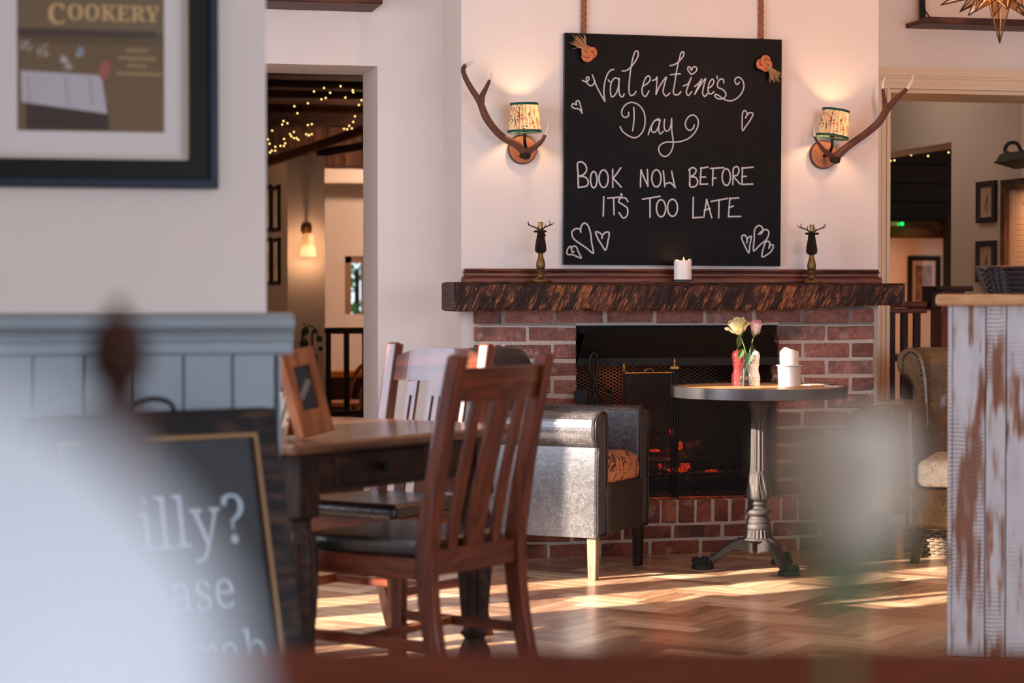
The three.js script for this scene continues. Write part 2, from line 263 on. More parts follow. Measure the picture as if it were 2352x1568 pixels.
// ---- room beyond the left doorway
{
  struct('wall_west_room', join([slab(-3.3, -3.1, -0.01, 3, -7.2, ZB), slab(-3.3, 1.5, -0.01, 0.3, -7.2, -7.0)]), M.plaster, 'off-white wall of the back room');
  const wl = onZ(792, 600, -7), wr = onZ(850, 600, -7), wy1 = onZ(800, 588, -7).y, wy0 = 0.95;
  struct('wall_north', join([slab(-3.3, wl.x, 0.3, 3, -7.2, -7), slab(wr.x, 1.5, 0.3, 3, -7.2, -7), slab(wl.x, wr.x, 0.3, wy0, -7.2, -7), slab(wl.x, wr.x, wy1, 3, -7.2, -7)]), M.plaster, 'far off-white wall with a garden window');
  const f = struct('window_5', join([slab(wl.x, wl.x + 0.05, wy0, wy1, -7.12, -7.02), slab(wr.x - 0.05, wr.x, wy0, wy1, -7.12, -7.02), slab(wl.x, wr.x, wy1 - 0.05, wy1, -7.12, -7.02)]), plain(0x8a6a50, 0.6), 'brown-framed garden window in the far wall');
  part('pane', slab(wl.x, wr.x, wy0, wy1, -7.1, -7.095), M.glass, f);
  struct('wall_east_room', slab(1.3, 1.5, -0.01, 3, -7.2, ZB), M.plaster, 'side wall of the back room');
  struct('ceiling_back_room', slab(-3.3, 1.5, 2.42, 2.5, -7.2, ZB), M.oldBeam, 'dark timber ceiling of the back room');
  const a = onZ(660, 357, -4.5), b = onZ(746, 357, -4.5), topY = a.y;
  struct('wall_pier', slab(a.x, b.x, -0.01, topY, -6.4, -4.5), M.plasterGrey, 'grey plaster pier carrying a wall lamp');
  struct('wall_band', slab(b.x, 1.3, onZ(790, 420, -6.5).y, onZ(790, 388, -6.5).y, -6.6, -6.5), M.plaster, 'pale bulkhead over the far wall');
  // roof timbers above the pier
  const t = thing('roof_timbers', 'dark boarded roof slope with beams, hung with fairy lights', 'roof timbers', V(0, 0, 0));
  const y0 = onZ(790, 388, -6.5).y;
  let x = -2.2; for (let i = 0; i < 26; i++) { const w = rnd(0.11, 0.16), g = cbox(w - 0.008, 1.0, 0.025, 0.004, 'y'); part('board', move(g, x + w / 2, y0 + 0.52, -6.45 + rnd(0, 0.01)), M.oldBeam, t); x += w; }
  for (const [py, z, h] of [[196, -4.2, 0.05], [217, -5.0, 0.06], [274, -6.2, 0.1]]) { const p = onZ(720, py, z); part('beam', move(cbox(4.2, h, 0.14, 0.01), -1, p.y, z), M.darkWood, t); }
  const s0 = onZ(560, 392, -4.44), s1 = onZ(870, 287, -4.44), mid = s0.clone().lerp(s1, 0.5), ang = Math.atan2(s1.y - s0.y, s1.x - s0.x);
  part('rafter', move(cbox(s0.distanceTo(s1), 0.055, 0.1, 0.008), mid.x, mid.y, mid.z, 0, 0, ang), M.shelfWood, t);
  const q0 = onZ(745, 350, -4.6), q1 = onZ(870, 330, -4.6); const m2 = q0.clone().lerp(q1, 0.5);
  part('rafter', move(cbox(q0.distanceTo(q1) + 0.1, 0.05, 0.08, 0.008), m2.x, m2.y, m2.z, 0, 0, Math.atan2(q1.y - q0.y, q1.x - q0.x)), M.darkWood, t);
}
// ---- room beyond the right-hand opening
const SX = 2.75;
{
  const z0 = onX(2037, 400, SX).z - 0.95, z1 = onX(2185, 400, SX).z, hd = onX(2185, 326, SX).y, hd2 = onX(2040, 350, SX).y;
  struct('wall_side', join([slab(SX, SX + 0.22, -0.01, 2.6, z1, ZB), slab(SX, SX + 0.22, -0.01, 2.6, -4.8, z0), slab(SX, SX + 0.22, (hd + hd2) / 2, 2.6, z0, z1)]), M.plasterGrey, 'grey-beige side wall with a low doorway and pictures');
  struct('wall_corridor', slab(1.5, 6.6, -0.01, 3, -5.0, -4.8), M.plaster, 'far wall of the corridor');
  struct('ceiling_corridor', slab(1.5, 6.6, 2.6, 2.7, -5, ZB), M.plasterGrey, 'ceiling beyond the right-hand opening');
  struct('wall_snug', join([slab(SX + 0.22, 6.6, -0.01, 1.62, -4.3, -4.15), slab(6.4, 6.6, -0.01, 2.6, -4.8, ZB)]), M.plaster, 'off-white wall of the snug beyond the doorway');
  const t = thing('snug_ceiling_timbers', 'dark boarded ceiling and beam seen through the low doorway', 'ceiling timbers', V(0, 0, 0));
  const by = onZ(2110, 541, -4.0).y;
  part('beam', move(cbox(3.0, 0.11, 0.16, 0.01), 4.5, by + 0.04, -4.0), M.oldBeam, t);
  for (let i = 0; i < 8; i++) part('board', move(cbox(3.2, 0.115, 0.03, 0.004), 4.55, by + 0.155 + i * 0.12, -4.06 + rnd(0, 0.01)), M.black, t);
  part('beam', move(cbox(0.16, 0.12, 2.6, 0.01, 'z'), 3.9, 2.3, -2.8), M.darkWood, t);
  const d = onZ(2070, 222, -2.6);
  const bm = thing('ceiling_beam_end', 'short black beam end just under the door casing', 'beam', V(0, 0, 0));
  part('beam', move(cbox(0.42, 0.085, 0.16, 0.01), d.x - 0.06, d.y, -2.6), M.black, bm);
}

// ================================================================ FIREPLACE
reseed(21);
const brickTex = (a, b, c, s) => scaled(dataTex(256, (u, v) => {
  const n = fbm(u, v, 5, 5, s, 4), f = fbm(u, v, 40, 40, s + 3, 2), d = smooth(0.58, 0.72, fbm(u, v, 4, 4, s + 8, 3)), l = smooth(0.66, 0.8, fbm(u, v, 9, 9, s + 12, 3));
  let t = mix3(a, b, clamp01(n * 1.3 - 0.15)); t = mix3(t, c, d * 0.8); t = mix3(t, [196, 158, 146], l * 0.5); return t.map((q) => q * (0.86 + 0.28 * f));
}), 2.2);
const brickBump = scaled(dataTex(256, (u, v) => 255 * clamp01(0.5 * fbm(u, v, 9, 22, 301, 4) + 0.5 * fbm(u, v, 36, 36, 305, 3)), false), 2.2);
const bm = (a, b, c, s) => std({ map: brickTex(a, b, c, s), bumpMap: brickBump, bumpScale: 0.014, roughness: 0.85 });
const brickMats = [bm([158, 106, 94], [132, 82, 72], [104, 76, 70], 311), bm([168, 114, 100], [142, 90, 78], [116, 86, 78], 317), bm([140, 94, 84], [114, 72, 64], [80, 66, 64], 323), bm([164, 120, 108], [144, 98, 88], [98, 82, 78], 331)];
const hearthMats = [bm([160, 94, 72], [130, 70, 54], [96, 60, 52], 341), bm([140, 82, 66], [110, 60, 48], [74, 50, 46], 347), bm([170, 104, 80], [138, 78, 62], [112, 74, 62], 353)];
const fire = thing('brick_fireplace', 'red brick fireplace surround with raised brick hearth under timber mantel', 'fireplace', V(0, 0, 0));
const mortar = std({ color: 0xc4b7ab, roughness: 0.95, bumpMap: scaled(bumpPlaster, 5), bumpScale: 0.006 });
const BL = -0.148, BR = 1.627, FL = 0.283, FR = 1.184, HT = 0.2285, CH = 0.0745;
part('mortar', join([slab(BL + 0.004, FL - 0.004, HT - 0.004, 1.04, -0.082, -0.0035), slab(FR + 0.004, BR - 0.004, HT - 0.004, 1.04, -0.082, -0.0035), slab(BL + 0.004, BR - 0.004, 0.966, 1.04, -0.082, -0.0035), slab(BL + 0.004, BR - 0.004, -0.005, HT - 0.003, -0.082, 0.0965)]), mortar, fire, 'grey-beige mortar');
{
  const bd = 0.09, variants = {};
  const geo = (w, h) => { const k = w.toFixed(2) + h.toFixed(3); variants[k] ??= []; if (variants[k].length < 9) { variants[k].push(cbox(w, h, bd, 0.005, 'x', 0.0022)); return variants[k].at(-1); } return variants[k][Math.floor(rnd(0, 9))]; };
  const lay = (x0, x1, yb, h, z, mats) => { const b = part('brick', geo(x1 - x0, h), mats[Math.floor(rnd(0, mats.length))], fire); b.position.set((x0 + x1) / 2, yb + h / 2, z - bd / 2 + rnd(-0.002, 0.0015)); };
  const J = 0.0105, H = 0.0625;
  const row = (cuts, yb, z, mats, h = H) => { for (let i = 0; i + 1 < cuts.length; i++) lay(cuts[i] + (i ? J / 2 : 0), cuts[i + 1] - (i + 2 < cuts.length ? J / 2 : 0), yb, h, z, mats); };
  const P = (BR - BL) / 8.0;
  row([BL, ...Array.from({ length: 8 }, (_, i) => BL + P * (i + 0.5)), BR], 0.9735, 0, brickMats);
  for (let k = 1; k < 11; k++) {
    const yb = 0.9735 - CH * k, odd = k % 2 === 1, wl = FL - BL, wr = BR - FR;
    row(odd ? [BL, BL + wl / 2, FL] : [BL, BL + wl * 0.255, BL + wl * 0.755, FL], yb, 0, brickMats);
    row(odd ? [FR, FR + wr / 2, BR] : [FR, FR + wr * 0.255, FR + wr * 0.755, BR], yb, 0, brickMats);
  }
  const nS = Math.round((BR - BL) / 0.0765); row(Array.from({ length: nS + 1 }, (_, i) => mix(BL, BR, i / nS)), 0.129, 0.10, hearthMats, 0.0985);
  row([BL, ...Array.from({ length: 8 }, (_, i) => BL + P * (i + 0.72)).filter((x) => x < BR - 0.05), BR], 0.0625, 0.10, hearthMats, 0.0575);
  row([BL, ...Array.from({ length: 8 }, (_, i) => BL + P * (i + 0.27)), BR], -0.004, 0.10, hearthMats.slice(0, 2), 0.0575);
}
// sooty firebox
const soot = std({ color: 0x17130f, roughness: 0.95, bumpMap: scaled(bumpPlaster, 2), bumpScale: 0.01 });
part('firebox', join([slab(0.25, 1.22, HT - 0.02, 1.0, -0.72, -0.70), slab(0.262, FL - 0.001, HT, 1.0, -0.7, -0.083), slab(FR + 0.001, 1.205, HT, 1.0, -0.7, -0.083), slab(0.262, 1.205, 0.98, 1.0, -0.7, -0.083), slab(0.262, 1.205, HT - 0.03, HT - 0.001, -0.7, -0.06)]), soot, fire, 'black soot-stained firebox');
// black metal hood with a riveted lip
{
  const hood = new THREE.Group(); hood.name = 'hood'; fire.add(hood);
  const sh = [[-0.445, 0.0], [0.445, 0.0], [0.43, 0.05], [0.395, 0.14], [-0.43, 0.145]];
  const g = extr(sh, 0.006, 0.001); g.rotateX(0.5); g.translate((FL + FR) / 2, 0.828, 0.005); part('canopy', g, M.blackIron, hood);
  part('lip', move(cbox(0.896, 0.036, 0.008, 0.002), (FL + FR) / 2, 0.811, 0.008), M.blackMatt, hood);
  const rv = new THREE.SphereGeometry(0.0045, 8, 6); for (let i = 0; i < 9; i++) { const r = part('rivet', rv, M.castIron, hood); r.position.set(mix(FL + 0.06, FR - 0.06, i / 8), 0.811, 0.013); }
  part('smoke_chamber', slab(FL, FR, 0.93, 0.965, -0.3, -0.02), soot, hood);
}
// fire basket with logs and embers
{
  const gr = thing('fire_grate', 'black iron fire basket holding burning logs behind the guard', 'grate', V(0.86, HT, -0.30));
  const bars = []; for (const y of [0.08, 0.14]) { bars.push(move(cbox(0.62, 0.014, 0.014, 0.003), 0, y, 0.13), move(cbox(0.014, 0.014, 0.3, 0.003), -0.31, y, -0.02), move(cbox(0.014, 0.014, 0.3, 0.003), 0.31, y, -0.02)); }
  for (let i = 0; i < 9; i++) bars.push(move(cbox(0.012, 0.015, 0.3, 0.003), -0.28 + i * 0.07, 0.055, -0.02));
  part('basket', join(bars), M.blackIron, gr); for (const s of [-1, 1]) for (const z of [0.12, -0.16]) part('foot', move(cbox(0.025, 0.2, 0.025, 0.004), s * 0.31, 0.1, z), M.blackIron, gr);
  const ex = []; const g0 = [];                              // expanded-metal back plate
  for (let r = 0; r < 74; r++) for (let c = 0; c < 31; c++) { const x = -0.55 + c * 0.03 + (r % 2) * 0.015, y = 0.02 + r * 0.0075; for (const s of [-1, 1]) ex.push(move(slab(-0.0088, 0.0088, -0.0016, 0.0016, -0.001, 0.001), x + s * 0.0075, y, -0.17, 0, 0, s * 0.4636)); }
  const plate = part('back_mesh', join(ex), std({ color: 0x6e665e, roughness: 0.55, metalness: 0.4 }), gr, 'expanded metal plate'); plate.userData.kind = 'stuff';
  const logTex = scaled(dataTex(256, (u, v) => mix3([30, 26, 24], [104, 98, 94], smooth(0.45, 0.75, fbm(u, v, 6, 20, 401, 4)))), 4);
  const logMat = std({ map: logTex, roughness: 0.95, bumpMap: scaled(bumpWood, 5), bumpScale: 0.006 });
  const ember = std({ color: 0x2a0a04, emissive: 0xff4a12, emissiveIntensity: 5, roughness: 0.9, emissiveMap: scaled(dataTex(128, (u, v) => { const t = smooth(0.54, 0.7, fbm(u, v, 10, 10, 411, 3)); return [255 * t, 255 * t * (0.5 + 0.5 * t), 255 * t]; }), 6) });
  const log = (x, y, z, len, r, ry, rz) => part('log', move(sweep([V(-len / 2, 0, 0), V(-len / 6, 0.006, 0.004), V(len / 6, -0.004, 0), V(len / 2, 0.003, 0.002)], [r * 0.95, r * 1.05, r, r * 0.9], 12, 12), x, y, z, 0, ry, rz), logMat, gr);
  log(-0.12, 0.105, 0.02, 0.34, 0.045, 0.15, 0.05); log(-0.02, 0.165, -0.04, 0.3, 0.038, -0.25, 0.35); log(0.12, 0.11, -0.06, 0.3, 0.04, 0.4, -0.1); log(-0.16, 0.2, -0.07, 0.2, 0.03, 0.7, 0.5);
  for (const [x, y, z, w, h] of [[-0.06, 0.098, 0.07, 0.13, 0.03], [-0.14, 0.12, 0.068, 0.02, 0.05], [-0.02, 0.115, 0.066, 0.06, 0.05], [-0.15, 0.182, 0.03, 0.07, 0.018], [-0.03, 0.2, 0.02, 0.03, 0.05], [-0.06, 0.26, 0.0, 0.035, 0.06], [0.1, 0.09, 0.06, 0.08, 0.015], [-0.2, 0.09, 0.06, 0.06, 0.02]]) {
    const g = new THREE.IcosahedronGeometry(0.5, 2), p = g.attributes.position; for (let i = 0; i < p.count; i++) { const k = 0.7 + 0.6 * hash(Math.round(p.getX(i) * 40), Math.round(p.getY(i) * 40), 3); p.setXYZ(i, p.getX(i) * k * w * 0.75, p.getY(i) * k * h * 0.7, p.getZ(i) * k * 0.03); }
    g.computeVertexNormals(); part('ember', g.translate(x, y, z), ember, gr, 'glowing orange ember');
  }
  const ash = []; for (let i = 0; i < 260; i++) { const s = rnd(0.006, 0.018); ash.push(move(new THREE.TetrahedronGeometry(s), rnd(-0.29, 0.29), rnd(0.064, 0.085), rnd(-0.14, 0.12), rnd(0, 3), rnd(0, 3))); }
  for (let i = 0; i < 120; i++) ash.push(move(new THREE.TetrahedronGeometry(rnd(0.004, 0.01)), rnd(-0.4, 0.3), rnd(0.002, 0.006), rnd(0.1, 0.26), rnd(0, 3), rnd(0, 3)));
  const a = part('ash', join(ash), plain(0x8a8480, 1), gr, 'grey ash and cinders'); a.userData.kind = 'stuff';
  glow(gr, V(-0.1, 0.2, 0.12), 0xff6a22, 0.10, 4); glow(gr, V(-0.28, 0.5, -0.1), 0xff8a3a, 0.02, 3);
}
// folding fire guard
{
  const g = thing('fire_guard', 'black folding mesh fire guard with brass rail and finials', 'fire guard', V(0, HT, 0.075));
  const xs = [1433, 1546, 1779].map((p) => onZ(p, 1000, 0.045).x), hts = [0.545, 0.552, 0.50];
  const mesh = std({ color: 0x0c0c0c, roughness: 0.6, metalness: 0.4, alphaMap: scaled(dataTex(64, (u, v) => { const a = (u + v) * 4 % 1, b = (u - v + 2) * 4 % 1; return a < 0.36 || b < 0.36 ? 255 : 0; }, false), 50), transparent: true, side: THREE.DoubleSide });
  const post = (x, h, n) => { for (let i = 0; i < n; i++) part('post', bar(V(x + i * 0.0125, 0, -0.03), V(x + i * 0.0125, h, -0.03), 0.0052), M.blackIron, g); };
  post(xs[0], hts[0], 1); post(xs[1] - 0.006, hts[1], 3); post(xs[2], hts[2], 1);
  const fin = smoothProfile([[0, 0], [0.007, 0.001], [0.007, 0.006], [0.0035, 0.009], [0.0065, 0.018], [0.003, 0.028], [0.0015, 0.034], [0, 0.036]], 20);
  for (const [x, h] of [[xs[0], hts[0]], [xs[1] + 0.006, hts[1] + 0.012]]) part('finial', lathe(fin, 14).translate(x, h, -0.03), M.brass, g);
  part('bracket', move(cbox(0.036, 0.013, 0.018, 0.002), xs[1] + 0.006, hts[1] + 0.006, -0.03), M.brass, g);
  part('top_rail', bar(V(xs[0], hts[0] - 0.008, -0.03), V(xs[1], hts[0] - 0.008, -0.03), 0.0045), M.brass, g, 'brass rail');
  const mx = (xs[0] + xs[1]) / 2; part('handle', sweep([V(mx - 0.022, hts[0] - 0.004, -0.026), V(mx - 0.014, hts[0] + 0.006, -0.022), V(mx + 0.014, hts[0] + 0.006, -0.022), V(mx + 0.022, hts[0] - 0.004, -0.026)], [0.0028], 14, 8), M.brass, g);
  part('mesh_panel', slab(xs[0], xs[1], 0.01, hts[0] - 0.01, -0.0305, -0.0295), mesh, g, 'fine black wire mesh');
  part('mesh_panel', slab(xs[1], xs[2], 0.01, hts[2] - 0.01, -0.0305, -0.0295), mesh, g, 'fine black wire mesh');
  part('top_wire', sweep([V(xs[1], hts[2] - 0.01, -0.03), V(mix(xs[1], xs[2], 0.25), hts[2] + 0.0, -0.02), V(mix(xs[1], xs[2], 0.75), hts[2] - 0.012, -0.02), V(xs[2], hts[2] - 0.01, -0.03)], [0.003], 20, 6), M.blackIron, g);
  part('bottom_rail', bar(V(xs[0], 0.012, -0.03), V(xs[2], 0.012, -0.03), 0.005), M.blackIron, g);
}
// fire irons
{
  const hx = V(onZ(1364, 900, 0.05).x, HT, 0.05);
  const t = thing('companion_set', 'black wrought iron fire tools on a stand with looped handle', 'fire tools', hx);
  part('base', lathe(smoothProfile([[0, 0.016], [0.02, 0.016], [0.035, 0.01], [0.045, 0.004], [0.045, 0], [0, 0]], 20), 28), M.blackIron, t);
  part('stem', bar(V(0, 0.01, 0), V(0, 0.50, 0), 0.0085), M.blackIron, t);
  part('loop_handle', sweep([V(0, 0.50, 0), V(-0.016, 0.545, 0), V(-0.015, 0.60, 0), V(0, 0.625, 0), V(0.015, 0.60, 0), V(0.016, 0.545, 0), V(0, 0.50, 0)], [0.0075], 32, 8), M.blackIron, t);
  for (const s of [-1, 1]) part('arm', sweep([V(0, 0.47, 0), V(s * 0.03, 0.485, 0.01), V(s * 0.055, 0.465, 0.015), V(s * 0.06, 0.455, 0.015)], [0.0045], 16, 8), M.blackIron, t);
  const sh = extr([[-0.032, 0], [0.032, 0], [0.028, -0.03], [0.022, -0.055], [0.008, -0.068], [-0.008, -0.068], [-0.022, -0.055], [-0.028, -0.03]], 0.006, 0.002); sh.translate(-0.066, 0.465, 0.03);
  const shv = part('shovel', sh, M.blackIron, t); part('shaft', bar(V(-0.064, 0.40, 0.033), V(-0.056, 0.06, 0.033), 0.006), M.blackIron, shv);
  part('tong', join([sweep([V(0.005, 0.46, 0.03), V(-0.012, 0.43, 0.03), V(-0.012, 0.38, 0.03), V(0.004, 0.34, 0.03), V(0.004, 0.08, 0.03)], [0.0062], 24, 8), sweep([V(0.005, 0.46, 0.03), V(0.022, 0.43, 0.03), V(0.02, 0.38, 0.03), V(0.006, 0.34, 0.03), V(0.012, 0.08, 0.03)], [0.0062], 24, 8)]), M.blackIron, t);
  part('poker', sweep([V(0.06, 0.47, 0.02), V(0.075, 0.45, 0.02), V(0.062, 0.44, 0.02), V(0.06, 0.35, 0.02), V(0.06, 0.06, 0.02)], [0.0062], 24, 8), M.blackIron, t);
  part('brush', bar(V(-0.03, 0.46, -0.03), V(-0.03, 0.08, -0.03), 0.012), M.blackMatt, t);
}
// ---- mantel
{
  const tex = dataTex(1024, (u, v) => {
    const s = u - v, a = fbm(s, v, 270, 84, 501, 2), b = fbm(s, v, 42, 26, 507, 3), p = fbm(u, v, 5, 9, 511, 3), q = fbm(u, v, 60, 120, 517, 2);
    const st = smooth(0.55, 0.68, a * 0.68 + b * 0.32 + 0.2 * (p - 0.5)), w = smooth(0.3, 0.75, b);
    let c = mix3([34, 20, 15], [76, 44, 30], w); c = mix3(c, [176, 108, 64], st * 0.8); return c.map((x) => x * (0.8 + 0.4 * q));
  });
  const bmp = dataTex(512, (u, v) => 255 * clamp01(fbm(u - v, v, 270, 84, 501, 2)), false);
  const mat = phys({ map: scaled(tex, 1 / 0.9, 1 / 2), bumpMap: scaled(bmp, 1 / 0.9, 1 / 2), bumpScale: 0.004, roughness: 0.6, specularIntensity: 0.5 });
  const x0 = -0.277, x1 = 1.699, n = 200, ring = 36, pos = [], uv = [], idx = [];
  for (let i = 0; i <= n; i++) {
    const t = i / n, x = mix(x0, x1, t), yb = mix(1.030, 1.052, smooth(0.6, 1, t)) + 0.007 * (fbm(t, 0.2, 14, 1, 521, 3) - 0.5) + (t > 0.08 && t < 0.3 ? 0.006 : 0), yt = 1.150 - 0.004 * t + 0.004 * (fbm(t, 0.7, 20, 1, 523, 3) - 0.5), zf = 0.155 + 0.012 * (fbm(t, 0.4, 22, 1, 527, 3) - 0.5), zb = -0.08;
    const cy = (yb + yt) / 2, cz = (zf + zb) / 2, e = i === 0 || i === n ? 0.985 : 1;
    for (let j = 0; j <= ring; j++) {                       // rounded rectangle, first corner under the back
      const f = j / ring * 4, k = Math.floor(f) % 4, r = f - Math.floor(f), c = [[zb, yb], [zf, yb], [zf, yt], [zb, yt]], A = c[k], B = c[(k + 1) % 4];
      let z = mix(A[0], B[0], r), y = mix(A[1], B[1], r); const dz = Math.min(zf - z, 0.02), dy = Math.min(y - yb, yt - y, 0.02); if (dz < 0.012 && dy < 0.012) { z -= (0.012 - dz) * 0.3 * (1 - dy / 0.012); }
      if (k === 1) z += 0.006 * (fbm(t, r, 60, 6, 531, 3) - 0.5);
      pos.push(x + (i === 0 ? 0.002 : 0), cy + (y - cy) * e, cz + (z - cz) * e); uv.push(x, k === 1 ? y : k === 3 ? 2 - y : z + (k === 2 ? 0.6 : 0.2));
    }
  }
  const w = ring + 1; for (let i = 0; i < n; i++) for (let j = 0; j < ring; j++) { const a = i * w + j, b = a + w; idx.push(a, b, a + 1, b, b + 1, a + 1); }
  const g = new THREE.BufferGeometry(); g.setAttribute('position', new THREE.Float32BufferAttribute(pos, 3)); g.setAttribute('uv', new THREE.Float32BufferAttribute(uv, 2)); g.setIndex(idx);
  const ng = g.toNonIndexed(); ng.computeVertexNormals();
  const mt = thing('mantel_beam', 'dark rough-hewn timber beam mantel shelf over the brick fireplace', 'mantel', V(0, 0, 0));
  part('beam', ng, mat, mt);
  const endTex = std({ map: scaled(dataTex(256, (u, v) => mix3([58, 42, 36], [100, 80, 70], fbm(u, v, 4, 30, 541, 4))), 4), roughness: 0.8, bumpMap: scaled(bumpWood, 6), bumpScale: 0.004 });
  for (const [x, s, b] of [[x0, -1, 1.032], [x1, 1, 1.054]]) part('end_grain', move(cbox(0.012, 1.147 - b, 0.226, 0.004, 'z'), x + s * 0.004, (1.147 + b) / 2, 0.038), endTex, mt, 'grey-brown sawn end');
  const md = (x0, x1, y0, y1, z) => move(cbox(x1 - x0, y1 - y0, z + 0.08, 0.004, 'x'), (x0 + x1) / 2, (y0 + y1) / 2, (z - 0.08) / 2);
  part('back_moulding', join([md(-0.203, 1.672, 1.146, 1.168, -0.015), md(-0.200, 1.669, 1.166, 1.174, -0.022), md(-0.192, 1.662, 1.172, 1.192, -0.034), md(-0.196, 1.666, 1.190, 1.196, -0.026), md(-0.192, 1.660, 1.195, 1.207, -0.022)]), M.moulding, mt, 'polished red-brown moulding');
}

// ================================================================ ON THE CHIMNEY BREAST
reseed(31);
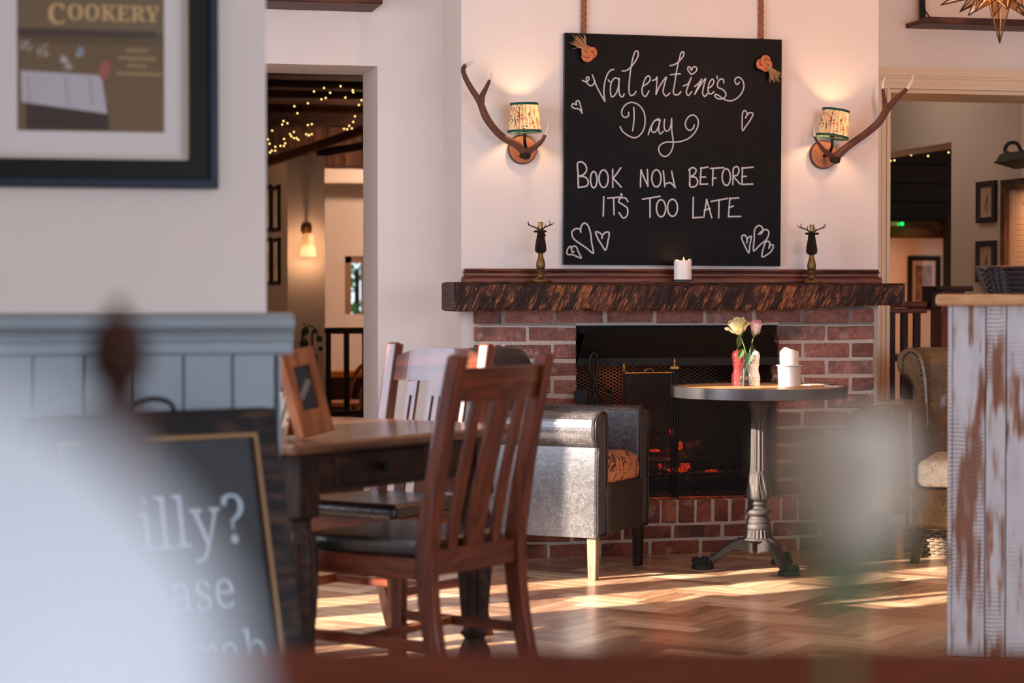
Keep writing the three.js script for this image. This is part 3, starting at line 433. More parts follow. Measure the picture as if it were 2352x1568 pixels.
// ---- chalkboard with chalk lettering (strokes traced in two enlarged frames, 4.3556 times the photograph)
{
  const K = 4.3556, A = [], add = (o, ...s) => s.forEach((q) => A.push([o, q]));
  add(0, [[245, 800], [275, 815], [310, 790], [302, 766], [284, 776], [292, 830], [330, 855], [358, 832], [365, 800]], [[343, 745], [380, 850], [430, 950], [465, 1010]], [[465, 1010], [455, 900], [470, 800], [500, 725], [530, 695], [555, 690]],
    [[500, 795], [515, 815]], [[610, 790], [570, 775], [535, 810], [520, 900], [535, 965], [570, 940], [600, 860], [608, 780]], [[608, 780], [605, 880], [615, 950], [640, 965], [658, 935]],
    [[638, 705], [680, 700], [730, 660], [780, 590], [800, 540], [795, 510], [775, 505], [750, 560], [725, 680], [710, 800], [705, 900], [720, 950], [755, 940], [775, 910]],
    [[850, 855], [890, 830], [918, 790], [905, 755], [880, 765], [850, 830], [835, 900], [845, 945], [870, 960], [905, 905]],
    [[940, 800], [970, 790], [985, 765], [985, 800], [975, 940]], [[975, 940], [1000, 880], [1050, 800], [1080, 765], [1060, 840], [1048, 920], [1075, 955], [1115, 925]],
    [[1118, 650], [1160, 640], [1215, 600], [1255, 545], [1255, 515], [1235, 515], [1210, 590], [1180, 720], [1160, 850], [1150, 920], [1170, 945], [1205, 935], [1225, 910]], [[1120, 742], [1220, 732]],
    [[1250, 855], [1300, 830], [1330, 770], [1300, 850], [1280, 920], [1300, 950], [1335, 910]], [[1330, 740], [1300, 700], [1297, 670], [1315, 662], [1332, 698], [1345, 670], [1375, 662], [1388, 690], [1365, 720], [1330, 740]],
    [[1365, 860], [1410, 820], [1435, 785], [1400, 860], [1365, 935]], [[1365, 935], [1420, 850], [1475, 780], [1455, 860], [1445, 930], [1465, 958], [1495, 930]],
    [[1500, 880], [1540, 850], [1560, 805], [1545, 785], [1515, 820], [1500, 890], [1510, 930], [1535, 930], [1560, 910]], [[1590, 755], [1595, 780]],
    [[1660, 825], [1655, 790], [1625, 785], [1595, 830], [1600, 865], [1650, 890], [1680, 930], [1670, 965], [1620, 985], [1570, 960], [1570, 940], [1600, 945], [1650, 980], [1710, 1002], [1770, 990], [1830, 940], [1865, 860], [1850, 795], [1810, 765], [1775, 785], [1775, 815], [1795, 838], [1820, 815]],
    [[752, 1070], [755, 1180], [740, 1305]], [[700, 1120], [700, 1150], [670, 1172], [640, 1155], [632, 1110], [670, 1045], [730, 1020], [800, 1045], [850, 1110], [865, 1190], [850, 1290], [805, 1355], [755, 1375], [690, 1350], [640, 1310], [615, 1265]],
    [[895, 1345], [920, 1270], [960, 1205], [1000, 1185], [1015, 1200], [970, 1198], [930, 1260], [932, 1310], [960, 1320], [1000, 1260], [1012, 1200], [1000, 1290], [1015, 1335], [1045, 1310]],
    [[1060, 1190], [1055, 1260], [1070, 1305], [1100, 1300], [1125, 1240], [1130, 1180], [1132, 1300], [1145, 1437], [1130, 1500], [1095, 1548], [1060, 1562], [1020, 1542], [1000, 1497], [1010, 1455], [1060, 1422], [1200, 1415], [1300, 1380], [1370, 1310], [1400, 1230], [1385, 1170], [1345, 1145], [1300, 1165], [1270, 1220], [1275, 1270], [1310, 1300], [1345, 1280], [1358, 1245]],
    [[240, 1130], [225, 1060], [205, 1005], [180, 1015], [185, 1045], [150, 1035], [138, 1060], [165, 1082], [200, 1085], [225, 1105], [240, 1130]], [[1880, 1175], [1890, 1150], [1925, 1120], [1955, 1130], [1930, 1190], [1880, 1260], [1850, 1300], [1845, 1200], [1855, 1110], [1875, 1100], [1895, 1125], [1900, 1145]]);
  const O = (x, y, a, b) => Array.from({ length: 17 }, (_, i) => [x + a * Math.sin(i / 16 * 6.283), y - b * Math.cos(i / 16 * 6.283)]);
  add(1, [[200, 440], [198, 310], [197, 190], [235, 182], [275, 220], [280, 270], [250, 310], [212, 325], [270, 335], [298, 380], [285, 420], [200, 440]], O(352, 360, 32, 82), O(450, 350, 45, 88), [[540, 255], [540, 435]], [[620, 240], [580, 300], [545, 345]], [[545, 345], [585, 390], [625, 435]],
    [[815, 430], [818, 340], [822, 262]], [[822, 262], [850, 335], [880, 400]], [[885, 258], [888, 330], [890, 425]], O(975, 345, 46, 86), [[1045, 270], [1052, 350], [1060, 428]], [[1070, 400], [1112, 388], [1165, 438]], [[1128, 272], [1144, 355], [1160, 428]],
    [[1310, 410], [1310, 335], [1310, 260]], [[1300, 260], [1340, 235], [1375, 260], [1350, 310], [1320, 325], [1370, 335], [1390, 380], [1370, 420], [1320, 430], [1305, 400]], [[1425, 245], [1415, 400]], [[1415, 403], [1490, 400]], [[1420, 242], [1495, 230]], [[1415, 330], [1470, 330]],
    [[1520, 245], [1655, 235]], [[1545, 245], [1540, 415]], [[1540, 345], [1575, 340]], O(1680, 330, 42, 84), [[1745, 405], [1750, 320], [1755, 240], [1790, 225], [1810, 260], [1790, 310], [1755, 325], [1785, 360], [1820, 400]], [[1845, 240], [1840, 400]], [[1840, 403], [1950, 400]], [[1840, 240], [1955, 230]], [[1840, 325], [1885, 322]],
    [[450, 530], [445, 725]], [[490, 545], [605, 535]], [[548, 540], [552, 710]], [[620, 500], [632, 512], [620, 524]], [[690, 580], [665, 545], [615, 545], [597, 580], [640, 610], [685, 650], [680, 720], [645, 745], [600, 690]],
    [[835, 555], [1010, 525]], [[910, 545], [910, 735]], O(1020, 645, 46, 86), O(1135, 640, 50, 86), [[1345, 535], [1340, 740]], [[1340, 740], [1430, 735]], [[1450, 735], [1480, 555]], [[1480, 555], [1530, 740]], [[1455, 665], [1515, 645]], [[1525, 575], [1690, 545]], [[1605, 560], [1600, 740]], [[1715, 540], [1700, 725]], [[1700, 727], [1825, 725]], [[1710, 547], [1805, 538]], [[1705, 635], [1750, 622]],
    [[222, 890], [215, 860], [170, 855], [135, 890], [150, 950], [210, 1000], [280, 1050], [345, 1100], [330, 1000], [315, 880], [285, 810], [255, 798], [225, 835], [222, 890]], [[432, 950], [430, 915], [400, 890], [370, 885], [385, 940], [425, 1010], [465, 1068], [490, 980], [500, 890], [465, 890], [432, 925]],
    [[130, 1060], [120, 1030], [90, 1065], [90, 1110], [140, 1115], [225, 1148], [200, 1090], [170, 1030], [135, 1040], [140, 1090], [155, 1085]], [[2005, 905], [2030, 880], [2080, 855], [2110, 880], [2090, 950], [2020, 1010], [1955, 1070], [1960, 960], [1970, 850], [2010, 815], [2045, 840], [2050, 870], [2030, 900]],
    [[1885, 990], [1895, 945], [1930, 925], [1915, 1010], [1905, 1090], [1860, 1010], [1833, 930], [1860, 912], [1885, 940], [1885, 985]], [[2110, 1045], [2120, 1010], [2155, 1015], [2140, 1065], [2090, 1110], [2040, 1130], [2055, 1040], [2085, 975], [2115, 980], [2120, 1030]]);
  const toUV = (o, [x, y]) => { const px = 1280 + x / K, py = (o ? 330 : 0) + y / K, t = (py - 75) / 533; const u = (px - (1297 - 4 * t)) / (501 - 3 * t); return [u, (py - (75 + 15 * u)) / (533 - 13 * u)]; };
  const tex = canvasTex(1400, 1400, (c, w, h) => {
    c.fillStyle = '#0c0a0a'; c.fillRect(0, 0, w, h);
    for (let i = 0; i < 500; i++) { c.fillStyle = `rgba(120,110,105,${rnd(0.004, 0.02)})`; c.beginPath(); c.ellipse(rnd(0, w), rnd(0, h), rnd(20, 160), rnd(6, 40), rnd(0, 3), 0, 7); c.fill(); }
    c.lineCap = c.lineJoin = 'round';
    for (const [o, s] of A) {
      const p = s.map((q) => toUV(o, q)).map(([u, v]) => V(u * w, v * h, 0)), n = p.length > 2 ? p.length * 8 : 12, cv = p.length > 2 ? new THREE.CatmullRomCurve3(p, false, 'centripetal') : new THREE.LineCurve3(p[0], p[1]), pts = cv.getPoints(n);
      for (let k = 0; k < 3; k++) { c.strokeStyle = ['rgba(200,196,198,0.85)', 'rgba(216,212,214,0.5)', 'rgba(176,172,174,0.5)'][k]; c.lineWidth = [9.2, 5, 3][k] + (o ? 1.2 : 0); c.beginPath(); pts.forEach((q, i) => { const x = q.x + (k ? rnd(-1.6, 1.6) : 0), y = q.y + (k ? rnd(-1.6, 1.6) : 0); i ? c.lineTo(x, y) : c.moveTo(x, y); }); c.stroke(); }
    }
    for (let i = 0; i < 40; i++) { c.fillStyle = `rgba(190,180,178,${rnd(0.1, 0.5)})`; c.fillRect(mix(0.24, 0.32, rnd()) * w, mix(0.93, 0.985, rnd()) * h, rnd(1, 5), rnd(1, 4)); }
  });
  const cb = thing('chalkboard', 'black chalkboard reading Valentine\'s Day, hung on ropes above the mantel', 'chalkboard', V(0.726, 1.223, -0.066));
  cb.rotation.z = -0.004;
  const W = 0.976, H = 0.984, side = plain(0x2e3236, 0.5);
  part('panel', move(cbox(W, H, 0.022, 0.002), 0, H / 2, 0), side, cb);
  part('writing_surface', new THREE.PlaneGeometry(W - 0.004, H - 0.004).translate(0, H / 2, 0.0118), phys({ map: tex, roughness: 0.5, specularIntensity: 0.18 }), cb, 'black surface with white chalk lettering and hearts');
  // ropes: three twisted strands, a knot on the front, a frayed end
  const ropeTex = scaled(dataTex(128, (u, v) => mix3([122, 72, 46], [176, 114, 76], fbm(u, v, 40, 6, 601, 3))), 8, 10), ropeM = std({ map: ropeTex, roughness: 0.95 });
  const knotM = std({ map: scaled(dataTex(128, (u, v) => mix3([172, 92, 54], [214, 132, 84], fbm(u, v, 30, 8, 607, 3))), 12, 10), roughness: 0.95 }), frayM = plain(0xb88a5c, 0.95);
  for (const [n, rx, kx, ky, fa, fb] of [['left', 1341, 1352, 123, 2.25, 0.5], ['right', 1748, 1756, 146, -0.85, 0.35]]) {
    const top = onZ(rx, 0, -0.07), kp = onZ(kx, ky, -0.03), rope = thing('rope', n === 'left' ? 'tan rope with upward frayed knot hanging the chalkboard' : 'tan rope with downward frayed knot hanging the chalkboard', 'rope', V(top.x, 2.207, -0.07), 0);
    const strands = []; for (let s = 0; s < 3; s++) { const p = []; for (let i = 0; i <= 60; i++) { const a = i * 0.62 + s * 2.094; p.push(V(Math.cos(a) * 0.0062, 0.001 + i / 60 * 0.5, Math.sin(a) * 0.0062)); } strands.push(sweep(p, [0.0068], 120, 7)); }
    part('strand', join(strands), ropeM, rope);
    part('hook', sweep([V(0, 0.48, -0.012), V(0, 0.5, 0.012), V(0, 0.52, 0), V(0, 0.5, -0.02)], [0.004], 14, 8), M.blackIron, rope);
    const local = kp.clone().sub(rope.position), kn = new THREE.TorusKnotGeometry(0.019, 0.0088, 110, 9, 2, 3); kn.scale(1, 1.05, 0.7); kn.rotateZ(fa);
    part('knot', join([kn.translate(local.x, local.y, local.z), new THREE.SphereGeometry(0.018, 12, 8).translate(local.x, local.y, local.z - 0.006)]), knotM, rope, 'orange-tan knot');
    const fr = []; for (let i = 0; i < 70; i++) { const a = fa + rnd(-fb, fb), L = rnd(0.045, 0.085), b = V(local.x + Math.cos(fa) * 0.012, local.y + Math.sin(fa) * 0.012, local.z + rnd(0, 0.01)); fr.push(sweep([b, b.clone().add(V(Math.cos(a) * L * 0.5, Math.sin(a) * L * 0.5, rnd(0, 0.012))), b.clone().add(V(Math.cos(a + rnd(-0.25, 0.25)) * L, Math.sin(a + rnd(-0.25, 0.25)) * L - 0.004, rnd(-0.004, 0.014)))], [0.0018, 0.0016, 0.0008], 5, 4)); }
    const f = part('frayed_end', join(fr), frayM, rope, 'straw-coloured frayed fibres'); f.userData.kind = 'stuff';
  }
}
// ---- antler wall lamps
const antlerTex = dataTex(256, (u, v) => mix3([84, 44, 32], [134, 82, 60], fbm(u, v, 4, 24, 621, 4)));
const antlerM = std({ map: scaled(antlerTex, 6, 10), roughness: 0.55, bumpMap: scaled(bumpWood, 8, 20), bumpScale: 0.004 }), tipM = plain(0xd9cbb8, 0.45);
const shadeTex = canvasTex(1024, 256, (c, w, h) => {
  c.fillStyle = '#e9d9b2'; c.fillRect(0, 0, w, h);
  for (let i = 0; i < 64; i++) { c.fillStyle = `rgba(150,130,90,${rnd(0.05, 0.22)})`; c.fillRect(i * 16 + rnd(0, 4), 0, rnd(2, 6), h); }
  const hues = ['#c9583f', '#2f4a34', '#b98a2e', '#6e2f3a', '#d98a7a', '#3b3a2c', '#c8663a'];
  for (let i = 0; i < 230; i++) {
    const x = rnd(0, w), y = rnd(h * 0.1, h), col = hues[Math.floor(rnd(0, 7))]; c.strokeStyle = c.fillStyle = col; c.globalAlpha = rnd(0.6, 1); c.lineWidth = rnd(2, 5);
    if (i % 2 === 0) { c.beginPath(); c.moveTo(x, y + 50); c.bezierCurveTo(x + rnd(-30, 30), y + 20, x + rnd(-30, 30), y - 30, x + rnd(-20, 20), y - 90); c.stroke(); }
    else { for (let k = 0; k < 5; k++) { c.beginPath(); c.ellipse(x + rnd(-9, 9), y + rnd(-18, 18), rnd(4, 11), rnd(3, 8), rnd(0, 3), 0, 7); c.fill(); } }
  }
  c.globalAlpha = 1;
}, true);
const shadeM = phys({ map: shadeTex, transmission: 0.42, thickness: 0, roughness: 1, side: THREE.DoubleSide });
const sliceTex = canvasTex(256, 256, (c, w, h) => { c.fillStyle = '#9a6242'; c.fillRect(0, 0, w, h); for (let i = 1; i < 26; i++) { c.strokeStyle = `rgba(84,44,28,${rnd(0.15, 0.5)})`; c.lineWidth = rnd(1, 3); c.beginPath(); c.ellipse(118, 132, i * 5.4, i * 5 + rnd(-2, 2), 0.2, 0, 7); c.stroke(); } for (let i = 0; i < 9; i++) { c.strokeStyle = 'rgba(50,26,18,0.7)'; c.lineWidth = rnd(1, 4); const a = rnd(0, 6.3); c.beginPath(); c.moveTo(118 + Math.cos(a) * 30, 132 + Math.sin(a) * 30); c.lineTo(118 + Math.cos(a + 0.1) * 120, 132 + Math.sin(a + 0.1) * 120); c.stroke(); } });
function sconce(label, plaque, branches, tips, lamp, tilt) {
  const c = onZ(plaque[0], plaque[1], -0.07), t = thing('antler_wall_lamp', label, 'wall lamp', V(c.x, c.y, -0.08), 0, 'antler wall lamps beside the chalkboard');
  const loc = (px, py, z) => onZ(px, py, z).sub(t.position);
  const disc = lathe([[0.0001, 0], [0.060, 0], [0.0635, 0.006], [0.0625, 0.018], [0.059, 0.021], [0.0001, 0.021]], 40); disc.rotateX(Math.PI / 2);
  part('plaque', disc, plain(0x5d3826, 0.8), t); part('plaque_face', new THREE.CircleGeometry(0.058, 36).rotateZ(tilt * 3).translate(0, 0, 0.0215), std({ map: sliceTex, roughness: 0.7 }), t, 'sawn log slice');
  const an = new THREE.Group(); an.name = 'antler'; t.add(an);
  const burr = new THREE.IcosahedronGeometry(0.019, 3), bp = burr.attributes.position; for (let i = 0; i < bp.count; i++) { const k = 1 + 0.35 * (hash(Math.round(bp.getX(i) * 900), Math.round(bp.getY(i) * 900), 9) - 0.5); bp.setXYZ(i, bp.getX(i) * k * 1.25, bp.getY(i) * k * 0.8, bp.getZ(i) * k); } burr.computeVertexNormals();
  part('burr', burr.translate(...loc(branches[0].p[0][0], branches[0].p[0][1] + 6, 0.0).toArray()), plain(0x3a221a, 0.8, { bumpMap: scaled(bumpFine, 10), bumpScale: 0.004 }), an);
  for (const b of branches) part('beam', sweep(b.p.map(([x, y, z]) => loc(x, y, z)), b.r, 48, 12), antlerM, an);
  for (const b of tips) part('tip', sweep(b.p.map(([x, y, z]) => loc(x, y, z)), b.r, 16, 10), tipM, an, 'pale polished tip');
  part('arm', sweep([V(0, -0.005, 0.02), V(0.006, 0.0, 0.045), loc(lamp[0], lamp[1] + 22, 0.02), loc(lamp[0], lamp[1] + 4, 0.02)], [0.008, 0.0075, 0.0065, 0.006], 20, 10), M.blackIron, t);
  const hd = new THREE.Group(); hd.name = 'lamp_head'; t.add(hd); hd.position.copy(loc(lamp[0], lamp[1], 0.02)); hd.rotation.z = tilt;
  part('holder', lathe([[0.0001, 0], [0.010, 0], [0.011, 0.03], [0.0001, 0.03]], 16), M.blackIron, hd);
  const h = 0.118, r0 = 0.069, r1 = 0.057, nb = 72, p = []; const pleat = surf((u, v) => { const a = u * Math.PI * 2, r = mix(r0, r1, v) + 0.0012 * Math.cos(u * nb * Math.PI * 2); return V(Math.cos(a) * r, v * h, Math.sin(a) * r); }, 288, 6);
  part('lamp_shade', pleat, shadeM, hd, 'pleated cream shade printed with flowers'); const trimM = std({ color: 0x12493f, roughness: 0.8 });
  for (const [y, r] of [[0.002, r0], [h - 0.002, r1]]) part('shade_trim', lathe([[r - 0.001, y - 0.005], [r + 0.003, y - 0.005], [r + 0.003, y + 0.005], [r - 0.001, y + 0.005], [r - 0.001, y - 0.005]], 48), trimM, hd, 'dark green ribbon');
  part('bulb', new THREE.SphereGeometry(0.016, 16, 12).translate(0, 0.055, 0), std({ color: 0x000000, emissive: 0xffd9a0, emissiveIntensity: 6 }), hd);
  glow(hd, V(0, 0.055, 0), 0xffcb98, 0.21, 0.8);
}
sconce('antler wall lamp with upright flowered shade, beam curving over to a hooked tip', [1200, 343],
  [{ p: [[1206, 352, -0.01], [1190, 335, 0.0], [1150, 311, 0.01], [1118, 272, 0.02], [1101, 232, 0.025], [1083, 204, 0.025], [1068, 176, 0.02], [1064, 158, 0.015], [1070, 149, 0.01]], r: [0.018, 0.016, 0.0155, 0.0155, 0.0165, 0.0145, 0.0125, 0.011, 0.009] },
   { p: [[1106, 240, 0.025], [1108, 220, 0.028], [1116, 203, 0.03], [1125, 184, 0.03]], r: [0.012, 0.0125, 0.0095, 0.0065] }, { p: [[1206, 352, -0.01], [1225, 340, 0.02], [1243, 325, 0.04], [1253, 308, 0.045]], r: [0.018, 0.013, 0.0095, 0.0075] }],
  [{ p: [[1068, 151, 0.011], [1078, 146, 0.008], [1091, 141, 0.004]], r: [0.0098, 0.006, 0.0012] }, { p: [[1124, 187, 0.03], [1129, 174, 0.03], [1132, 162, 0.03]], r: [0.0069, 0.0045, 0.001] }, { p: [[1252, 310, 0.045], [1258, 296, 0.048], [1261, 276, 0.05]], r: [0.0078, 0.005, 0.001] }], [1205, 303], 0.02);
sconce('antler wall lamp with tilted flowered shade, forked beam reaching past the door casing', [1891, 355],
  [{ p: [[1918, 362, -0.01], [1945, 338, 0.01], [1988, 307, 0.04], [2018, 281, 0.06], [2038, 250, 0.07], [2059, 227, 0.07], [2082, 205, 0.065]], r: [0.02, 0.0165, 0.016, 0.0165, 0.0165, 0.0125, 0.0095] },
   { p: [[2034, 258, 0.07], [2032, 235, 0.075], [2029, 215, 0.078], [2028, 203, 0.078]], r: [0.013, 0.0105, 0.0085, 0.0075] }, { p: [[1912, 360, -0.01], [1893, 345, 0.02], [1878, 325, 0.035], [1871, 312, 0.04]], r: [0.017, 0.012, 0.009, 0.0065] }],
  [{ p: [[2080, 207, 0.065], [2092, 192, 0.062], [2099, 171, 0.06]], r: [0.0098, 0.0075, 0.001] }, { p: [[2028, 205, 0.078], [2029, 190, 0.078], [2034, 174, 0.078]], r: [0.0077, 0.006, 0.001] }, { p: [[1872, 314, 0.04], [1870, 302, 0.042], [1869, 287, 0.045]], r: [0.0065, 0.0035, 0.0008] }], [1911, 315], -0.15);

// ---- stag candlesticks on the mantel
{
  const S = 1 / 0.25;
  const base = smoothProfile([[0, 0.0], [0.044, 0.0], [0.046, 0.004], [0.043, 0.010], [0.03, 0.014], [0.022, 0.018], [0.0165, 0.023], [0.016, 0.03], [0.0175, 0.035], [0.013, 0.041], [0.0175, 0.045], [0.013, 0.05], [0.0165, 0.058], [0.0195, 0.070], [0.018, 0.084], [0.0125, 0.104], [0.0105, 0.118], [0.0115, 0.124], [0, 0.126]], 80);
  const ell = (a, b, c, x, y, z, rx = 0) => move(new THREE.SphereGeometry(1, 18, 12).scale(a, b, c), x, y, z, rx);
  function stag(label, pos, turn) {
    const t = thing('stag_candlestick', label, 'candlestick', pos, turn, 'stag candlesticks on the mantel');
    part('stem', lathe(base, 32), M.agedBrass, t, 'brass turned stem');
    const neck = fluted(smoothProfile([[0, 0.122], [0.012, 0.122], [0.022, 0.130], [0.0235, 0.145], [0.0205, 0.168], [0.0165, 0.188], [0.0145, 0.202], [0.012, 0.212], [0, 0.216]], 40), 11, (y) => 0.0014 * Math.sin(y * 420), 66);
    part('stag_bust', join([neck, ell(0.0135, 0.0135, 0.0185, 0, 0.206, -0.006, -0.25), ell(0.0085, 0.0085, 0.0145, 0, 0.199, -0.022, -0.3), ell(0.006, 0.005, 0.005, 0, 0.197, -0.034), ell(0.012, 0.005, 0.004, -0.02, 0.213, 0.004), ell(0.012, 0.005, 0.004, 0.02, 0.213, 0.004)]), M.bronze, t, 'dark bronze stag head');
    for (const s of [-1, 1]) part('antler', join([sweep([V(s * 0.006, 0.215, 0.0), V(s * 0.02, 0.228, 0.004), V(s * 0.042, 0.236, 0.006), V(s * 0.058, 0.242, 0.002), V(s * 0.064, 0.252, -0.004)], [0.0034, 0.003, 0.0026, 0.0022, 0.0008], 20, 7), sweep([V(s * 0.014, 0.224, 0.0), V(s * 0.016, 0.236, -0.01), V(s * 0.014, 0.248, -0.016)], [0.0026, 0.002, 0.0008], 10, 6), sweep([V(s * 0.045, 0.237, 0.006), V(s * 0.052, 0.247, 0.012), V(s * 0.05, 0.258, 0.016)], [0.0022, 0.0018, 0.0007], 10, 6)]), M.bronze, t);
    part('candle_cup', lathe([[0.0001, 0.218], [0.006, 0.218], [0.009, 0.226], [0.0095, 0.249], [0.0125, 0.25], [0.0125, 0.2515], [0.0085, 0.2515], [0.008, 0.23], [0.0001, 0.23]], 20), M.brass, t, 'polished brass cup');
    return t;
  }
  const a = onZ(1243, 640, 0.06), b = onZ(1866, 646, 0.06);
  stag('brass stag-head candlestick by the upright-shade lamp, head turned sideways', V(a.x, 1.1495, 0.05), -0.75);
  stag('brass stag-head candlestick by the tilted-shade lamp, head facing forward', V(b.x, 1.1475, 0.05), -0.1);
}
// ---- candles
function pillarCandle(parent, r, h, y0, seed, ragged) {      // wall, rounded rim of uneven height, melted hollow
  const t = r * 0.34, top = (u) => h - t - ragged * (fbm(u, 0.3, 4, 1, seed, 3) - 0.2) * 0.03;
  const g = surf((u, v) => {
    const a = u * Math.PI * 2, T = top(u); let rr, y;
    if (v < 0.5) { rr = r * (1 - 0.02 * Math.sin(v * 6)); y = T * v / 0.5; } else if (v < 0.8) { const f = (v - 0.5) / 0.3 * Math.PI; rr = r - t * 0.55 + t * 0.55 * Math.cos(f); y = T + t * Math.sin(f); } else { const k = (v - 0.8) / 0.2; rr = (r - 1.1 * t) * (1 - k); y = mix(T, h - 0.03, smooth(0, 0.5, k)); }
    return V(Math.cos(a) * rr, y0 + y, Math.sin(a) * rr);
  }, 56, 40);
  return part('wax', g, M.wax, parent);
}
{
  const p = onZ(1573, 640, 0.08);
  const t = thing('pillar_candle', 'lit ivory pillar candle on a black dish before the chalkboard', 'candle', V(p.x, 1.1485, 0.05));
  part('dish', lathe(smoothProfile([[0, 0.002], [0.02, 0.002], [0.045, 0.010], [0.048, 0.012], [0.046, 0.013], [0.02, 0.006], [0, 0.005]], 24), 32), M.blackMatt, t, 'black metal dish');
  pillarCandle(t, 0.038, 0.1, 0.006, 701, 0.8); part('wick', bar(V(0.002, 0.07, 0), V(0.004, 0.092, 0), 0.0012, 6), M.wick, t);
  part('flame', lathe(smoothProfile([[0, 0], [0.0032, 0.004], [0.0038, 0.009], [0.0022, 0.017], [0, 0.024]], 20), 14).translate(0.004, 0.086, 0), M.flame, t); glow(t, V(0.004, 0.096, 0), 0xffa85a, 0.035, 0.3);
}
// ---- shelves high on the walls
{
  const t = thing('wall_shelf', 'brown timber shelf high above the left doorway', 'shelf', V(-1.2, 2.325, ZW));
  part('board', move(cbox(1.37, 0.035, 0.27, 0.003), 0, 0.0175, 0.135), M.shelfWood, t);
  part('ledge', move(cbox(1.37, 0.02, 0.02, 0.003), 0, 0.045, 0.26), M.shelfWood, t);
  const s = thing('picture_ledge', 'brown timber ledge above the cream door casing', 'shelf', V(2.72, 2.323, ZW));
  part('board', move(cbox(1.5, 0.022, 0.2, 0.003), 0, 0.011, 0.1), M.shelfWood, s); part('lip', move(cbox(1.5, 0.03, 0.014, 0.003), 0, 0.015, 0.2), M.shelfWood, s);
  const pr = canvasTex(512, 384, (c, w, h) => { c.fillStyle = '#e3cdb8'; c.fillRect(0, 0, w, h); c.fillStyle = '#8a6a54'; for (let i = 0; i < 3; i++) c.fillRect(330, 250 + i * 18, [90, 60, 80][i], 3); });
  const f = thing('ledge_print', 'pale print in a thin black frame standing on the ledge', 'picture', V(2.62, 2.3465, ZW + 0.06)); f.rotation.x = -0.08;
  part('panel', move(cbox(1.16, 0.5, 0.012, 0.002), 0, 0.25, 0), plain(0xdcc4ae, 0.7), f); part('print', new THREE.PlaneGeometry(1.12, 0.46).translate(0, 0.25, 0.0068), std({ map: pr, roughness: 0.7 }), f);
  part('frame', join([slab(-0.6, -0.58, 0, 0.5, -0.01, 0.012), slab(0.58, 0.6, 0, 0.5, -0.01, 0.012)]), M.black, f);
  const cb = thing('power_cable', 'thin black cable trailing down onto the ledge', 'cable', V(0, 0, 0)); const c0 = onZ(2121, -30, -0.35), c1 = onZ(2124, 22, -0.35), c2 = onZ(2140, 42, -0.33), c3 = onZ(2155, 46, -0.33);
  part('cable', sweep([c0, c1, c2, c3], [0.0035], 20, 6), M.black, cb);
}
// ---- star lantern
{
  const tip = atDep(2296, 99, 7.9), t = thing('star_lantern', 'brass and glass star lantern hanging from the ceiling', 'pendant lamp', V(tip.x, tip.y, tip.z));
  const R = 0.235, cy = R, core = 0.088, phi = (1 + Math.sqrt(5)) / 2, brass = std({ color: 0x2e1c10, roughness: 0.6, metalness: 0.3 }), glassM = phys({ color: 0xf6e6cf, transmission: 1, thickness: 0, roughness: 0.03, ior: 1.45 });
  const dirs = []; // thirteen spikes: straight down, a ring slanting down, a ring slanting up
  dirs.push([V(0, -1, 0), 1]); for (let i = 0; i < 6; i++) { const a = i / 6 * Math.PI * 2 + 0.227; dirs.push([V(Math.cos(a), -0.46, Math.sin(a)).normalize(), 1.0], [V(Math.cos(a + 0.52), -1.1, Math.sin(a + 0.52)).normalize(), 0.74], [V(Math.cos(a + 0.2), 0.75, Math.sin(a + 0.2)).normalize(), 0.85]); }
  const rods = [], panes = [];
  for (const [d, k] of dirs) {
    const s = new THREE.Group(), ref = Math.abs(d.y) > 0.9 ? V(1, 0, 0) : V(0, 1, 0), e1 = d.clone().cross(ref).normalize(), e2 = d.clone().cross(e1).normalize(), apex = d.clone().multiplyScalar(R * k).add(V(0, cy, 0)), ring = [];
    s.name = 'spike'; t.add(s);
    for (let j = 0; j < 4; j++) { const a = j * Math.PI / 2 + 0.6; ring.push(d.clone().multiplyScalar(core * 0.78).addScaledVector(e1, Math.cos(a) * core * 0.5).addScaledVector(e2, Math.sin(a) * core * 0.5).add(V(0, cy, 0))); }
    const g = join(ring.flatMap((p, j) => [bar(p, apex, 0.0024, 6), bar(p, ring[(j + 1) % 4], 0.0022, 6)])); part('came', g, brass, s);
    for (let j = 0; j < 4; j++) { const q = ring[(j + 1) % 4], pg = new THREE.BufferGeometry(); pg.setAttribute('position', new THREE.Float32BufferAttribute([...ring[j].toArray(), ...q.toArray(), ...apex.toArray()], 3)); pg.setAttribute('uv', new THREE.Float32BufferAttribute([0, 0, 1, 0, 0.5, 1], 2)); pg.computeVertexNormals(); part('pane', pg, glassM, s); }
  }
  part('bulb', new THREE.SphereGeometry(0.03, 18, 14).translate(0, cy, 0), std({ color: 0x000000, emissive: 0xffc98a, emissiveIntensity: 5 }), t);
  part('chain', bar(V(0, cy + 0.12, 0), V(0, CEIL - tip.y, 0), 0.004), brass, t); part('ceiling_rose', lathe([[0.0001, 0], [0.05, 0], [0.05, 0.012], [0.0001, 0.02]], 24).translate(0, CEIL - tip.y - 0.021, 0), brass, t);
  glow(t, V(0, cy, 0), 0xffb680, 4.2, 1.2);
}

